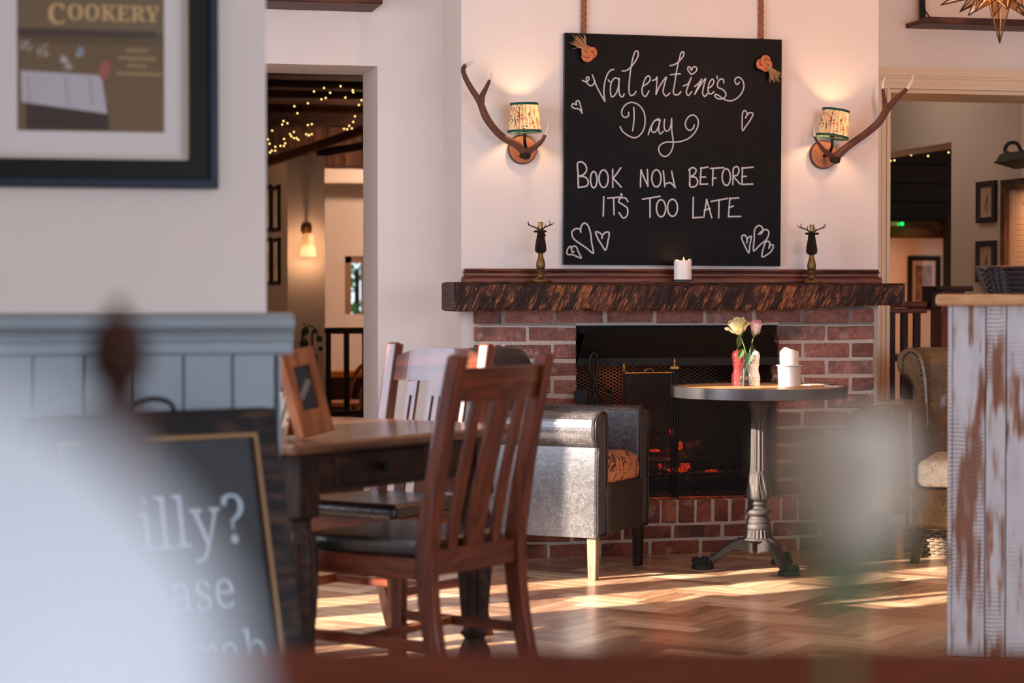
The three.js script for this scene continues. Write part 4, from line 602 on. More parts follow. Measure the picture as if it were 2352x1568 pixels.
// ================================================================ ROUND TABLE AND WHAT STANDS ON IT
reseed(41);
const TC = ground(0.986, 8.69), TH = 0.733;
{
  const t = thing('round_table', 'round oak bistro table with steel rim on cast iron pedestal', 'table', TC, -YAW);
  const R = 0.352;
  part('top', lathe([[0.0001, TH - 0.03], [R - 0.006, TH - 0.03], [R - 0.006, TH - 0.003], [R - 0.012, TH - 0.003], [0.0001, TH - 0.003]], 72), M.oak, t, 'pale oak top'); 
  t.children[0].geometry = metric(t.children[0].geometry, 'x');
  const rim = lathe([[R - 0.014, TH - 0.002], [R - 0.012, TH + 0.001], [R - 0.001, TH + 0.001], [R, TH - 0.001], [R, TH - 0.041], [R - 0.002, TH - 0.043], [R - 0.012, TH - 0.043], [R - 0.012, TH - 0.031]], 96); const uvr = rim.attributes.uv; for (let i = 0; i < uvr.count; i++) uvr.setXY(i, uvr.getX(i) * 2.2, uvr.getY(i) * 0.1);
  part('rim', rim, M.bandSteel, t, 'worn steel band');
  part('mount', move(cbox(0.26, 0.012, 0.26, 0.003), 0, TH - 0.05, 0), M.darkWood, t);
  const y = (h) => h; const col = smoothProfile([[0.046, 0.68], [0.047, 0.66], [0.04, 0.645], [0.034, 0.63], [0.031, 0.615], [0.030, 0.60]], 24);
  part('capital', lathe([[0.0001, 0.682], ...col, [0.0001, 0.6]], 40), M.castIron, t);
  part('column', fluted(smoothProfile([[0.028, 0.602], [0.029, 0.56], [0.030, 0.48], [0.031, 0.42], [0.033, 0.392]], 30), 12, () => 0.0022, 120), M.castIron, t);
  const leaf = fluted(smoothProfile([[0.034, 0.395], [0.036, 0.38], [0.041, 0.35], [0.047, 0.32], [0.049, 0.30], [0.046, 0.285], [0.037, 0.276], [0.03, 0.272]], 60), 1, () => 0, 120), lp = leaf.attributes.position;
  for (let i = 0; i < lp.count; i++) { const x = lp.getX(i), z = lp.getZ(i), a = Math.atan2(z, x), yy = lp.getY(i), k = 1 + 0.07 * Math.cos(7 * a) * Math.sin((yy - 0.27) / 0.12 * 3.1) + 0.035 * Math.cos(28 * a + Math.sin(7 * a) * 3 - yy * 60); lp.setX(i, x * k); lp.setZ(i, z * k); } leaf.computeVertexNormals();
  part('leaf_bulb', leaf, M.castIron, t, 'acanthus-leaf bulb');
  part('collar', lathe(smoothProfile([[0.03, 0.275], [0.034, 0.27], [0.036, 0.262], [0.031, 0.252], [0.035, 0.244], [0.047, 0.238], [0.050, 0.228], [0.046, 0.219], [0.038, 0.214], [0.041, 0.206], [0.046, 0.198], [0.048, 0.19], [0.046, 0.185], [0.050, 0.180], [0.051, 0.165], [0.049, 0.162]], 60), 48), M.castIron, t);
  part('fluted_foot', fluted(smoothProfile([[0.047, 0.164], [0.05, 0.158], [0.052, 0.145], [0.055, 0.13], [0.064, 0.124], [0.066, 0.118], [0.02, 0.112]], 30), 22, (q) => (q > 0.127 ? 0.0022 : 0), 132), M.castIron, t);
  for (const [deg, mat] of [[176, 0], [-64, 1], [58, 2]]) {                       // angles seen from above, x across the view, away from the camera positive
    const leg = new THREE.Group(); leg.name = 'leg'; t.add(leg); leg.rotation.y = deg * Math.PI / 180;
    const up = new THREE.Shape(); up.moveTo(0.02, 0.128); up.bezierCurveTo(0.07, 0.13, 0.1, 0.115, 0.125, 0.095); up.bezierCurveTo(0.16, 0.066, 0.185, 0.05, 0.2, 0.042); up.lineTo(0.2, 0.012); up.bezierCurveTo(0.175, 0.02, 0.14, 0.05, 0.115, 0.07); up.bezierCurveTo(0.09, 0.085, 0.06, 0.075, 0.02, 0.062);
    const g = extr(up, 0.042, 0.006, 'x', [], 14).translate(0, 0, -0.021); part('bracket', g, M.castIron, leg);
    const knobs = []; for (let i = 0; i < 9; i++) { const k = i / 8, x = mix(0.075, 0.185, k), yy = mix(0.118, 0.052, k) + 0.008 * Math.sin(k * 3.1); for (const s of [-1, 1]) knobs.push(new THREE.SphereGeometry(0.0075, 8, 6).translate(x, yy, s * 0.014)); } part('beading', join(knobs), M.castIron, leg);
    const pad = lathe(smoothProfile([[0, 0.024], [0.03, 0.023], [0.041, 0.018], [0.044, 0.008], [0.042, 0], [0, 0]], 24), 32).translate(0.222, 0, 0); const toes = []; for (const [x, z, r, h] of [[0.245, -0.016, 0.016, 0.03], [0.247, 0.012, 0.017, 0.031], [0.226, 0.026, 0.014, 0.028], [0.224, -0.027, 0.014, 0.028], [0.214, 0.0, 0.02, 0.034], [0.197, 0.016, 0.013, 0.03], [0.197, -0.016, 0.013, 0.03]]) toes.push(new THREE.SphereGeometry(r, 14, 10).scale(1.15, 0.9, 0.85).translate(x, h, z));
    part('claw_foot', join([pad, ...toes]), M.footIron, leg, 'dark paw-shaped foot');
  }
}
const onTable = (px, py) => onY(px, py, TH - 0.003);
{
  const mill = smoothProfile([[0, 0], [0.0225, 0], [0.0235, 0.003], [0.0225, 0.012], [0.0215, 0.019], [0.0235, 0.026], [0.0215, 0.033], [0.0230, 0.038], [0.0200, 0.047], [0.0165, 0.060], [0.0162, 0.072], [0.0185, 0.084], [0.0200, 0.090], [0.0175, 0.094], [0.0205, 0.099], [0.019, 0.104], [0.0200, 0.108], [0.0220, 0.118], [0.0205, 0.130], [0.0145, 0.139], [0.006, 0.1425], [0, 0.143]], 110);
  const g = lathe(mill, 40);
  const red = thing('pepper_mill', 'glossy coral-pink pepper mill on the round table', 'pepper mill', onTable(1693, 885)); part('body', g, phys({ color: 0xe86460, roughness: 0.25, clearcoat: 0.6, clearcoatRoughness: 0.1 }), red); part('nut', new THREE.SphereGeometry(0.005, 12, 8).translate(0, 0.145, 0), M.brass, red);
  const wh = thing('salt_mill', 'glossy white salt mill on the round table', 'salt mill', onTable(1733, 886)); part('body', g, phys({ color: 0xe6e0d8, roughness: 0.25, clearcoat: 0.6, clearcoatRoughness: 0.1 }), wh); part('nut', new THREE.SphereGeometry(0.005, 12, 8).translate(0, 0.145, 0), M.brass, wh);
}
function petalGeo(w, h, curl, cup, seed) {                  // one rose petal, base at the origin, opening upward, leaning outward along +z
  return surf((u, v) => { const a = (u - 0.5) * 2, wd = w * Math.pow(Math.sin(Math.min(1, v * 0.86 + 0.1) * Math.PI * 0.56), 0.8) * (v > 0.8 ? 1 - (v - 0.8) * 1.2 : 1); const rim = v > 0.7 ? (v - 0.7) * curl : 0; return V(Math.sin(a * cup) * wd, v * h - Math.abs(rim) * 0.25 * h + 0.04 * h * Math.sin(a * 5 + seed) * v, (1 - Math.cos(a * cup)) * -wd * 0.9 + 0.16 * w * Math.sin(v * Math.PI) + rim * w); }, 10, 9);
}
function roseBloom(parent, mats, size, tight) {
  const b = new THREE.Group(); b.name = 'bloom'; parent.add(b);
  for (const [n, tilt, rad, sc, k] of [[3, 0.02, 0.05, 0.92, 1.5], [4, 0.1, 0.14, 0.98, 1.3], [5, 0.24 * tight, 0.24, 1, 1.15], [5, 0.5 * tight, 0.3, 0.9, 1.0]]) for (let i = 0; i < n; i++) {
    const m = part('petal', petalGeo(size * 0.44 * sc, size * sc, 0.25 + tilt * 1.3, k, i + n), mats[Math.floor(rnd(0, mats.length))], b); m.rotation.order = 'YXZ'; m.rotation.y = i / n * Math.PI * 2 + tilt * 7; m.rotation.x = tilt; m.position.set(Math.sin(m.rotation.y) * rad * size * 0.7, 0, Math.cos(m.rotation.y) * rad * size * 0.7);
  }
  for (let i = 0; i < 5; i++) { const s = part('sepal', surf((u, v) => { const a = (u - 0.5) * 2, w = size * 0.13 * Math.pow(1 - v, 0.8); return V(a * w, v * size * 0.62, size * (0.2 * Math.sin(v * 2.2) + 0.1)); }, 4, 8), M.green, b); s.rotation.y = i / 5 * 6.283 + 0.4; s.rotation.order = 'YXZ'; s.rotation.x = 0.5; }
  part('calyx', new THREE.SphereGeometry(size * 0.17, 14, 10).scale(1, 0.9, 1).translate(0, -size * 0.04, 0), M.green, b); return b;
}
const petal = (c) => phys({ color: c, roughness: 0.6, sheen: 0.4, transmission: 0.22, thickness: 0, side: THREE.DoubleSide });
const leafGeo = (L, w) => surf((u, v) => { const a = (u - 0.5) * 2, ww = w * Math.sin(Math.pow(v, 0.8) * Math.PI) * (1 + 0.05 * Math.sin(v * 60)); return V(a * ww, v * L, 0.18 * L * v * v + Math.abs(a) * ww * 0.35); }, 6, 14);
{
  const vp = onTable(1713, 886.5), lp = (px, py, dz = 0) => atDep(px, py, vp.clone().sub(EYE).dot(FW) + dz);
  const v = thing('bud_vase', 'small clear glass bottle vase with water on the round table', 'vase', vp);
  const out = smoothProfile([[0, 0.0], [0.0235, 0.0], [0.0245, 0.003], [0.0245, 0.04], [0.023, 0.062], [0.0165, 0.088], [0.0125, 0.102], [0.0125, 0.118], [0.0145, 0.122], [0.0135, 0.127], [0.0145, 0.131], [0.0125, 0.134]], 60), inn = out.slice(2).map(([r, y]) => [Math.max(0.0001, r - 0.0018), Math.max(0.004, y)]).reverse();
  part('bottle', lathe([...out, ...inn, [0.0001, 0.004]], 40), phys({ color: 0xffffff, transmission: 1, thickness: 0.01, roughness: 0.01, ior: 1.47 }), v);
  part('water', lathe([[0.0001, 0.0045], [0.0223, 0.0045], [0.0223, 0.040], [0.0001, 0.040]], 36), phys({ color: 0xf4fbf6, transmission: 1, thickness: 0.02, roughness: 0, ior: 1.33 }), v);
  const rose = (label, head, foot, mats, tilt, size, tight, bend) => {
    const hp = lp(...head), fp = lp(...foot), t = thing('cut_rose', label, 'flower', hp), st = fp.clone().sub(hp), mid = lp(...bend).sub(hp);
    part('stem', sweep([V(0, 0, 0), mid, st], [0.0026, 0.0024, 0.002], 20, 8), M.green, t);
    const b = roseBloom(t, mats, size, tight); b.rotation.z = tilt; b.rotation.x = 0.25; return t;
  };
  const y = rose('open pale yellow rose leaning out of the bud vase', [1699, 766], [1722, 880], [petal(0xf3e9a8), petal(0xf7f0cc), petal(0xf2e3a0)], 0.35, 0.064, 1.35, [1712, 805]);
  const k = rose('pink and white rosebud standing in the bud vase', [1733, 767], [1706, 878], [petal(0xf0c9c9), petal(0xe9909a), petal(0xf6e3df)], -0.12, 0.057, 0.35, [1724, 800]);
  for (const [o, px, py, L, w, rz, ry] of [[y, 1698, 770, 0.055, 0.016, 2.85, 0.4], [y, 1712, 815, 0.045, 0.014, -2.5, 0.5], [k, 1724, 808, 0.052, 0.017, 2.9, -0.3], [k, 1728, 785, 0.06, 0.012, 2.75, 0.6], [y, 1707, 800, 0.05, 0.013, 2.6, 0]]) { const p = lp(px, py, -0.01).sub(o.position), l = part('leaf', leafGeo(L, w), rnd() < 0.4 ? M.leafDark : M.green, o); l.position.copy(p); l.rotation.set(0, ry, rz); }
}
{
  const m = thing('enamel_mug', 'white enamel pot holding a white candle on the round table', 'pot', onTable(1813, 888));
  const o = [[0.0001, 0], [0.042, 0], [0.0435, 0.003], [0.0465, 0.082], [0.0535, 0.084], [0.0545, 0.086], [0.053, 0.0875], [0.045, 0.0865], [0.0405, 0.006], [0.0001, 0.006]];
  part('pot', lathe(o, 48), phys({ color: 0xe9e6e1, roughness: 0.3, clearcoat: 0.4, clearcoatRoughness: 0.15 }), m);
  const c = thing('stub_candle', 'melted white candle with ragged rim standing in the enamel pot', 'candle', m.position.clone().add(V(0, 0.0065, 0)));
  pillarCandle(c, 0.0385, 0.154, 0, 727, 1.3); part('wick', bar(V(0, 0.10, 0), V(0.002, 0.125, 0), 0.0012, 6), M.wick, c);
}
// a folded paper on the far edge of the round table
{ const p = onTable(1868, 884); single('paper_slip', move(cbox(0.07, 0.004, 0.05, 0.001), 0, 0.002, 0), plain(0xe8e0d4, 0.8), 'cream paper slip lying beyond the enamel pot', 'paper', p, 0.3); const q = onTable(1915, 888); single('coaster', move(cbox(0.06, 0.005, 0.06, 0.001), 0, 0.0025, 0), plain(0xcfc6bb, 0.8), 'pale square coaster at the edge of the round table', 'coaster', q, 0.9); }

// ================================================================ ARMCHAIRS
function leatherTex(base, dark, line, n, s, strong) {
  return canvasTex(1024, 1024, (c, w, h) => {
    reseed(s); c.fillStyle = base; c.fillRect(0, 0, w, h);
    for (let i = 0; i < 260; i++) { c.fillStyle = dark; c.globalAlpha = rnd(0.03, 0.12); c.beginPath(); c.ellipse(rnd(0, w), rnd(0, h), rnd(20, 140), rnd(14, 80), rnd(0, 3), 0, 7); c.fill(); }
    for (let i = 0; i < n; i++) { c.strokeStyle = line; c.globalAlpha = rnd(0.08, strong); c.lineWidth = rnd(0.4, 1.5); let x = rnd(0, w), y = rnd(0, h), a = rnd(0, 6.3); c.beginPath(); c.moveTo(x, y); for (let k = 0; k < 5; k++) { a += rnd(-0.3, 0.3); x += Math.cos(a) * rnd(5, 20); y += Math.sin(a) * rnd(5, 20); c.lineTo(x, y); } c.stroke(); }
    c.globalAlpha = 1;
  }, true);
}
const leatherBump = scaled(dataTex(256, (u, v) => 255 * fbm(u, v, 14, 14, 811, 4), false), 5);
const darkLeather = phys({ map: scaled(leatherTex('#3e3a3b', '#1a1819', '#d6d2d0', 6500, 805, 0.5), 2.4), roughness: 0.3, bumpMap: leatherBump, bumpScale: 0.0006, clearcoat: 0.5, clearcoatRoughness: 0.32 });
const tanLeather = phys({ map: scaled(leatherTex('#5e431f', '#2e1f0c', '#d2ae68', 5600, 815, 0.55), 2.6), roughness: 0.36, bumpMap: leatherBump, bumpScale: 0.0006, clearcoat: 0.3, clearcoatRoughness: 0.3 });
const pipeM = phys({ color: 0x241c1a, roughness: 0.4 }), nailM = std({ color: 0x6b5a44, roughness: 0.35, metalness: 0.9 });
const studs = (pts, r, parent, mat = nailM) => { const m = part('nail_trim', join(pts.map((p) => new THREE.SphereGeometry(r, 6, 5).translate(p.x, p.y, p.z))), mat, parent, 'row of nail heads'); m.userData.kind = 'stuff'; return m; };
{ // dark club chair facing the fire, its side to the room
  reseed(51);
  const f = RT.clone().multiplyScalar(0.914).addScaledVector(FW, -0.404).normalize(), turn = turnTo(f), X = V(Math.cos(turn), 0, -Math.sin(turn));
  const N = ground(0.3127, 8.36), pos = N.clone().addScaledVector(X, -0.245).addScaledVector(f, -0.255);
  const t = thing('club_armchair', 'worn charcoal leather club armchair turned side-on before the fire', 'armchair', pos, turn);
  const Wd = 0.56, Dp = 0.60, aw = 0.10;                     // local: front -z, near side +x
  const armShape = new THREE.Shape(); armShape.moveTo(-aw / 2, 0.165); armShape.lineTo(aw / 2, 0.165); armShape.bezierCurveTo(aw / 2 + 0.008, 0.3, aw / 2 + 0.004, 0.42, aw / 2 - 0.006, 0.512); armShape.bezierCurveTo(aw / 2 + 0.034, 0.52, aw / 2 + 0.042, 0.585, aw / 2 + 0.026, 0.62); armShape.bezierCurveTo(aw / 2, 0.655, -aw / 2 + 0.01, 0.66, -aw / 2 - 0.004, 0.63); armShape.lineTo(-aw / 2, 0.165);
  for (const s of [1, -1]) {
    const arm = new THREE.Group(); arm.name = 'arm'; t.add(arm);
    let g = extr(armShape, 0.50, 0.012, 'z', [], 12); g.translate(0, 0, -0.285); if (s < 0) { g = g.clone().scale(-1, 1, 1); const p = g.attributes.position.array, nn = g.attributes.normal.array, uv = g.attributes.uv.array; for (let i = 0; i < p.length; i += 9) { for (let k = 0; k < 3; k++) { [p[i + 3 + k], p[i + 6 + k]] = [p[i + 6 + k], p[i + 3 + k]]; [nn[i + 3 + k], nn[i + 6 + k]] = [nn[i + 6 + k], nn[i + 3 + k]]; } const j = i / 9 * 6; for (let k = 0; k < 2; k++) [uv[j + 2 + k], uv[j + 4 + k]] = [uv[j + 4 + k], uv[j + 2 + k]]; } g.computeVertexNormals(); }
    part('upholstery', g.translate(s * (Wd / 2 - aw / 2), 0, 0), darkLeather, arm);
    const front = armShape.getPoints(10).map((p) => V(s * (p.x * 0.86 + (Wd / 2 - aw / 2)), 0.165 + (p.y - 0.165) * 0.98 + 0.006, -0.287));
    part('piping', sweep(front, [0.0042], 90, 6), pipeM, arm);
    const row = []; for (let i = 0; i < 30; i++) row.push(V(s * (Wd / 2 - 0.012), 0.19 + i * 0.0122, -0.289)); studs(row, 0.0032, arm);
  }
  part('seat_base', move(rbox(Wd - 2 * aw + 0.01, 0.21, 0.5, 0.03), 0, 0.275, -0.03), darkLeather, t);
  part('front_rail', move(rbox(Wd - 2 * aw + 0.02, 0.20, 0.05, 0.02), 0, 0.27, -0.275), phys({ color: 0x2a201c, roughness: 0.45, bumpMap: leatherBump, bumpScale: 0.003 }), t, 'plain dark brown leather front');
  const cush = canvasTex(512, 512, (c, w, h) => { reseed(99); c.fillStyle = '#b87a54'; c.fillRect(0, 0, w, h); for (let i = 0; i < 110; i++) { c.strokeStyle = i % 3 ? '#1b110d' : '#6e3a28'; c.lineWidth = rnd(4, 13); let x = rnd(0, w), y = rnd(0, h), a = rnd(-0.9, 0.3); c.beginPath(); c.moveTo(x, y); c.bezierCurveTo(x + Math.cos(a) * 30, y + Math.sin(a) * 30, x + Math.cos(a + 0.8) * 60, y + Math.sin(a + 0.8) * 50, x + Math.cos(a + 1.4) * 70, y + Math.sin(a + 1.4) * 80); c.stroke(); } }, true);
  const cg = new RoundedBoxGeometry(Wd - 2 * aw, 0.12, 0.5, 5, 0.05), cp = cg.attributes.position; for (let i = 0; i < cp.count; i++) { const x = cp.getX(i), z = cp.getZ(i); if (cp.getY(i) > 0) cp.setY(i, cp.getY(i) + 0.025 * Math.cos(x / 0.36 * 3) * Math.cos(z / 0.5 * 2.6)); } cg.computeVertexNormals();
  part('seat_cushion', metric(cg, 'x').translate(0, 0.41, -0.05), std({ map: scaled(cush, 3.2), roughness: 0.8 }), t, 'rust and black patterned velvet cushion');
  const bs = new THREE.Shape(); bs.moveTo(-Wd / 2 + 0.01, 0.165); bs.lineTo(Wd / 2 - 0.01, 0.165); bs.lineTo(Wd / 2 - 0.02, 0.76); bs.bezierCurveTo(Wd / 2 - 0.03, 0.86, Wd / 2 - 0.08, 0.885, Wd / 2 - 0.16, 0.885); bs.lineTo(-Wd / 2 + 0.16, 0.885); bs.bezierCurveTo(-Wd / 2 + 0.08, 0.885, -Wd / 2 + 0.03, 0.86, -Wd / 2 + 0.02, 0.76); bs.lineTo(-Wd / 2 + 0.01, 0.165);
  const bg = extr(bs, 0.13, 0.03, 'y', [], 12); const bp = bg.attributes.position; for (let i = 0; i < bp.count; i++) { const y = bp.getY(i); if (y > 0.5) bp.setZ(i, bp.getZ(i) + (y - 0.5) * (y - 0.5) * 0.35); } bg.computeVertexNormals();
  part('backrest', bg.translate(0, 0, 0.17), darkLeather, t);
  const legM = wood([176, 146, 122], [122, 94, 76], 831, 0.6), legD = M.darkWood;
  for (const [sx, sz, m] of [[1, -1, legM], [-1, -1, legD], [1, 1, legD], [-1, 1, legD]]) { const top = 0.036, bot = 0.03, g = cbox(0.04, 0.19, 0.04, 0.003, 'y'), p = g.attributes.position; for (let i = 0; i < p.count; i++) if (p.getY(i) < 0) { p.setX(i, p.getX(i) * 0.82); p.setZ(i, p.getZ(i) * 0.82); } part('leg', g.translate(sx * 0.245, 0.095, sz * (sz < 0 ? 0.255 : 0.26)), m, t, sz < 0 && sx > 0 ? 'pale worn wooden leg' : undefined); }
}
let pos0, tanTurn;
{ // tan armchair at the right of the hearth, mostly hidden by the counter
  reseed(61);
  const f = RT.clone().multiplyScalar(-0.30).addScaledVector(FW, -0.954).normalize(), turn = turnTo(f), leg = ground(1.66, 8.85), X = V(Math.cos(turn), 0, -Math.sin(turn));
  const Wd = 0.80, pos = leg.clone().addScaledVector(f, -0.33).addScaledVector(X, -0.27);      // local +x is the chair's right; its arm shows at the picture's left
  pos0 = pos.clone().addScaledVector(f, -0.05); tanTurn = turn;
  const t = thing('tan_armchair', 'cracked tan leather armchair with rolled button back beside the fireplace', 'armchair', pos, turn);
  // chair's left-hand side in the picture is local +x
  const roll = new THREE.Shape(); roll.absarc(0, 0, 0.085, 0, Math.PI * 2, false);
  const bs = (x0, x1) => x1 - x0;
  // back: curved pad with a scroll at the top, button-tufted
  const back = surf((u, v) => {
    const x = (u - 0.5) * 0.72, prof = new THREE.CatmullRomCurve3([V(0, 0.40, 0.20), V(0, 0.55, 0.235), V(0, 0.70, 0.265), V(0, 0.80, 0.275), V(0, 0.855, 0.305), V(0, 0.868, 0.35), V(0, 0.84, 0.395), V(0, 0.79, 0.405), V(0, 0.75, 0.38), V(0, 0.6, 0.37), V(0, 0.2, 0.36)]).getPoint(v);
    let z = prof.z; for (const [bx, by] of [[0, 0.62], [-0.19, 0.62], [0.19, 0.62], [-0.1, 0.74], [0.1, 0.74], [-0.1, 0.5], [0.1, 0.5]]) { const d = Math.hypot(x - bx, prof.y - by); if (v < 0.42) z += 0.035 * Math.exp(-d * d / 0.0016) + 0.010 * Math.exp(-d * d / 0.008); }
    return V(x, prof.y, z);
  }, 70, 80); const buv = back.attributes.uv; for (let i = 0; i < buv.count; i++) buv.setXY(i, buv.getX(i) * 0.72, buv.getY(i) * 1.1);
  part('backrest', back, Object.assign(tanLeather.clone(), { side: THREE.DoubleSide }), t);
  for (const [bx, by] of [[0, 0.62], [-0.19, 0.62], [0.19, 0.62], [-0.1, 0.74], [0.1, 0.74]]) part('button', new THREE.SphereGeometry(0.012, 12, 8).scale(1, 1, 0.6).translate(bx, by, 0.278), tanLeather, t);
  for (const s of [-1, 1]) {
    const P = [[0.30, 0.46], [0.30, 0.62], [0.31, 0.76], [0.335, 0.84], [0.38, 0.867], [0.425, 0.845], [0.438, 0.80], [0.425, 0.755], [0.39, 0.735], [0.372, 0.70], [0.368, 0.60], [0.37, 0.46]], o = new THREE.Shape(); o.moveTo(P[0][0] * s, P[0][1]); o.splineThru(P.slice(1).map(([x, y]) => new THREE.Vector2(x * s, y)));
    const g = extr(o, 0.14, 0.014, 'y', [], 6); part('back_scroll', g.translate(0, 0, 0.225), tanLeather, t);
    const line = new THREE.CatmullRomCurve3(P.map(([x, y]) => V(s * (0.368 + (x - 0.368) * 0.62), 0.62 + (y - 0.62) * 0.93, 0.224))).getPoints(44); studs(line, 0.0042, t, M.castIron);
    // arm: padded roll running forward from the back
    const as = new THREE.Shape(); as.moveTo(-0.1, 0.2); as.lineTo(0.1, 0.2); as.lineTo(0.11, 0.45); as.bezierCurveTo(0.2, 0.47, 0.22, 0.57, 0.16, 0.615); as.bezierCurveTo(0.1, 0.655, -0.02, 0.66, -0.085, 0.63); as.lineTo(-0.1, 0.2);
    let ag = extr(as, 0.5, 0.02, 'z', [], 12); if (s < 0) ag.rotateY(Math.PI).translate(0, 0, 0.5); part('arm', ag.translate(s * 0.385, 0, -0.33), tanLeather, t);
  }
  part('seat_rail', move(rbox(0.66, 0.17, 0.62, 0.035), 0, 0.225, -0.03), tanLeather, t);
  const cush = canvasTex(512, 512, (c, w, h) => { reseed(77); c.fillStyle = '#d9cfb8'; c.fillRect(0, 0, w, h); c.strokeStyle = '#b3a585'; c.lineWidth = 2.5; for (let i = 0; i < 70; i++) { const x = rnd(0, w), y = rnd(0, h); for (let k = 0; k < 6; k++) { const a = k * 1.05 + rnd(0, 0.5), L = rnd(24, 52); c.beginPath(); c.moveTo(x, y); c.quadraticCurveTo(x + Math.cos(a + 0.5) * L * 0.6, y + Math.sin(a + 0.5) * L * 0.6, x + Math.cos(a) * L, y + Math.sin(a) * L); c.quadraticCurveTo(x + Math.cos(a - 0.5) * L * 0.6, y + Math.sin(a - 0.5) * L * 0.6, x, y); c.stroke(); } } }, true);
  part('seat_cushion', move(rbox(0.56, 0.11, 0.56, 0.03), 0, 0.368, -0.06), std({ map: scaled(cush, 3), roughness: 0.75 }), t, 'cream brocade seat cushion');
  for (const [sx, sz] of [[1, -1], [-1, -1], [1, 1], [-1, 1]]) { const g = cbox(0.05, 0.15, 0.05, 0.004, 'y'), p = g.attributes.position; for (let i = 0; i < p.count; i++) if (p.getY(i) < 0) { p.setX(i, p.getX(i) * 0.72 + sx * 0.02); p.setZ(i, p.getZ(i) * 0.72 + sz * 0.015); } part('leg', g.translate(sx * 0.27, 0.075, sz * 0.3), M.walnut, t); }
}
// ---- wicker baskets
function wovenBasket(parent, a0, a1, b0, b1, h, rows, stakes, mat, thick) {   // oval, from (a0, b0) at the bottom to (a1, b1) at the top
  const at = (t, v, k) => { const A = mix(a0, a1, v) + k, B = mix(b0, b1, v) + k, c = Math.cos(t), s = Math.sin(t), e = 0.55; return V(A * Math.sign(c) * Math.pow(Math.abs(c), e), v * h, B * Math.sign(s) * Math.pow(Math.abs(s), e)); };
  for (let r = 0; r < rows; r++) { const v = (r + 0.5) / rows, p = []; for (let i = 0; i <= stakes * 4; i++) { const t = i / (stakes * 4) * Math.PI * 2; p.push(at(t, v, thick * 0.9 * Math.cos(t * stakes / 2 + (r % 2) * Math.PI))); } part('weave', sweep(p, [thick], stakes * 5, 6), mat, parent); }
  const st = []; for (let i = 0; i < stakes; i++) { const t = (i + 0.5) / stakes * Math.PI * 2; st.push(bar(at(t, 0, 0), at(t, 1.02, 0), thick * 0.7, 6)); } part('stakes', join(st), mat, parent);
  const p = []; for (let i = 0; i <= 60; i++) p.push(at(i / 60 * Math.PI * 2, 1.02, 0.001)); part('rim', sweep(p, [thick * 1.25], 120, 8), mat, parent);
  part('base', move(cbox(a0 * 1.9, 0.006, b0 * 1.9, 0.002), 0, 0.003, 0), mat, parent);
}
{
  reseed(66); const p = pos0, wick = phys({ color: 0x6d5a48, roughness: 0.6, clearcoat: 0.15 });
  const b = thing('log_basket', 'low brown wicker basket tucked under the tan armchair', 'basket', p, tanTurn); wovenBasket(b, 0.3, 0.31, 0.15, 0.16, 0.115, 9, 44, wick, 0.0072);
}

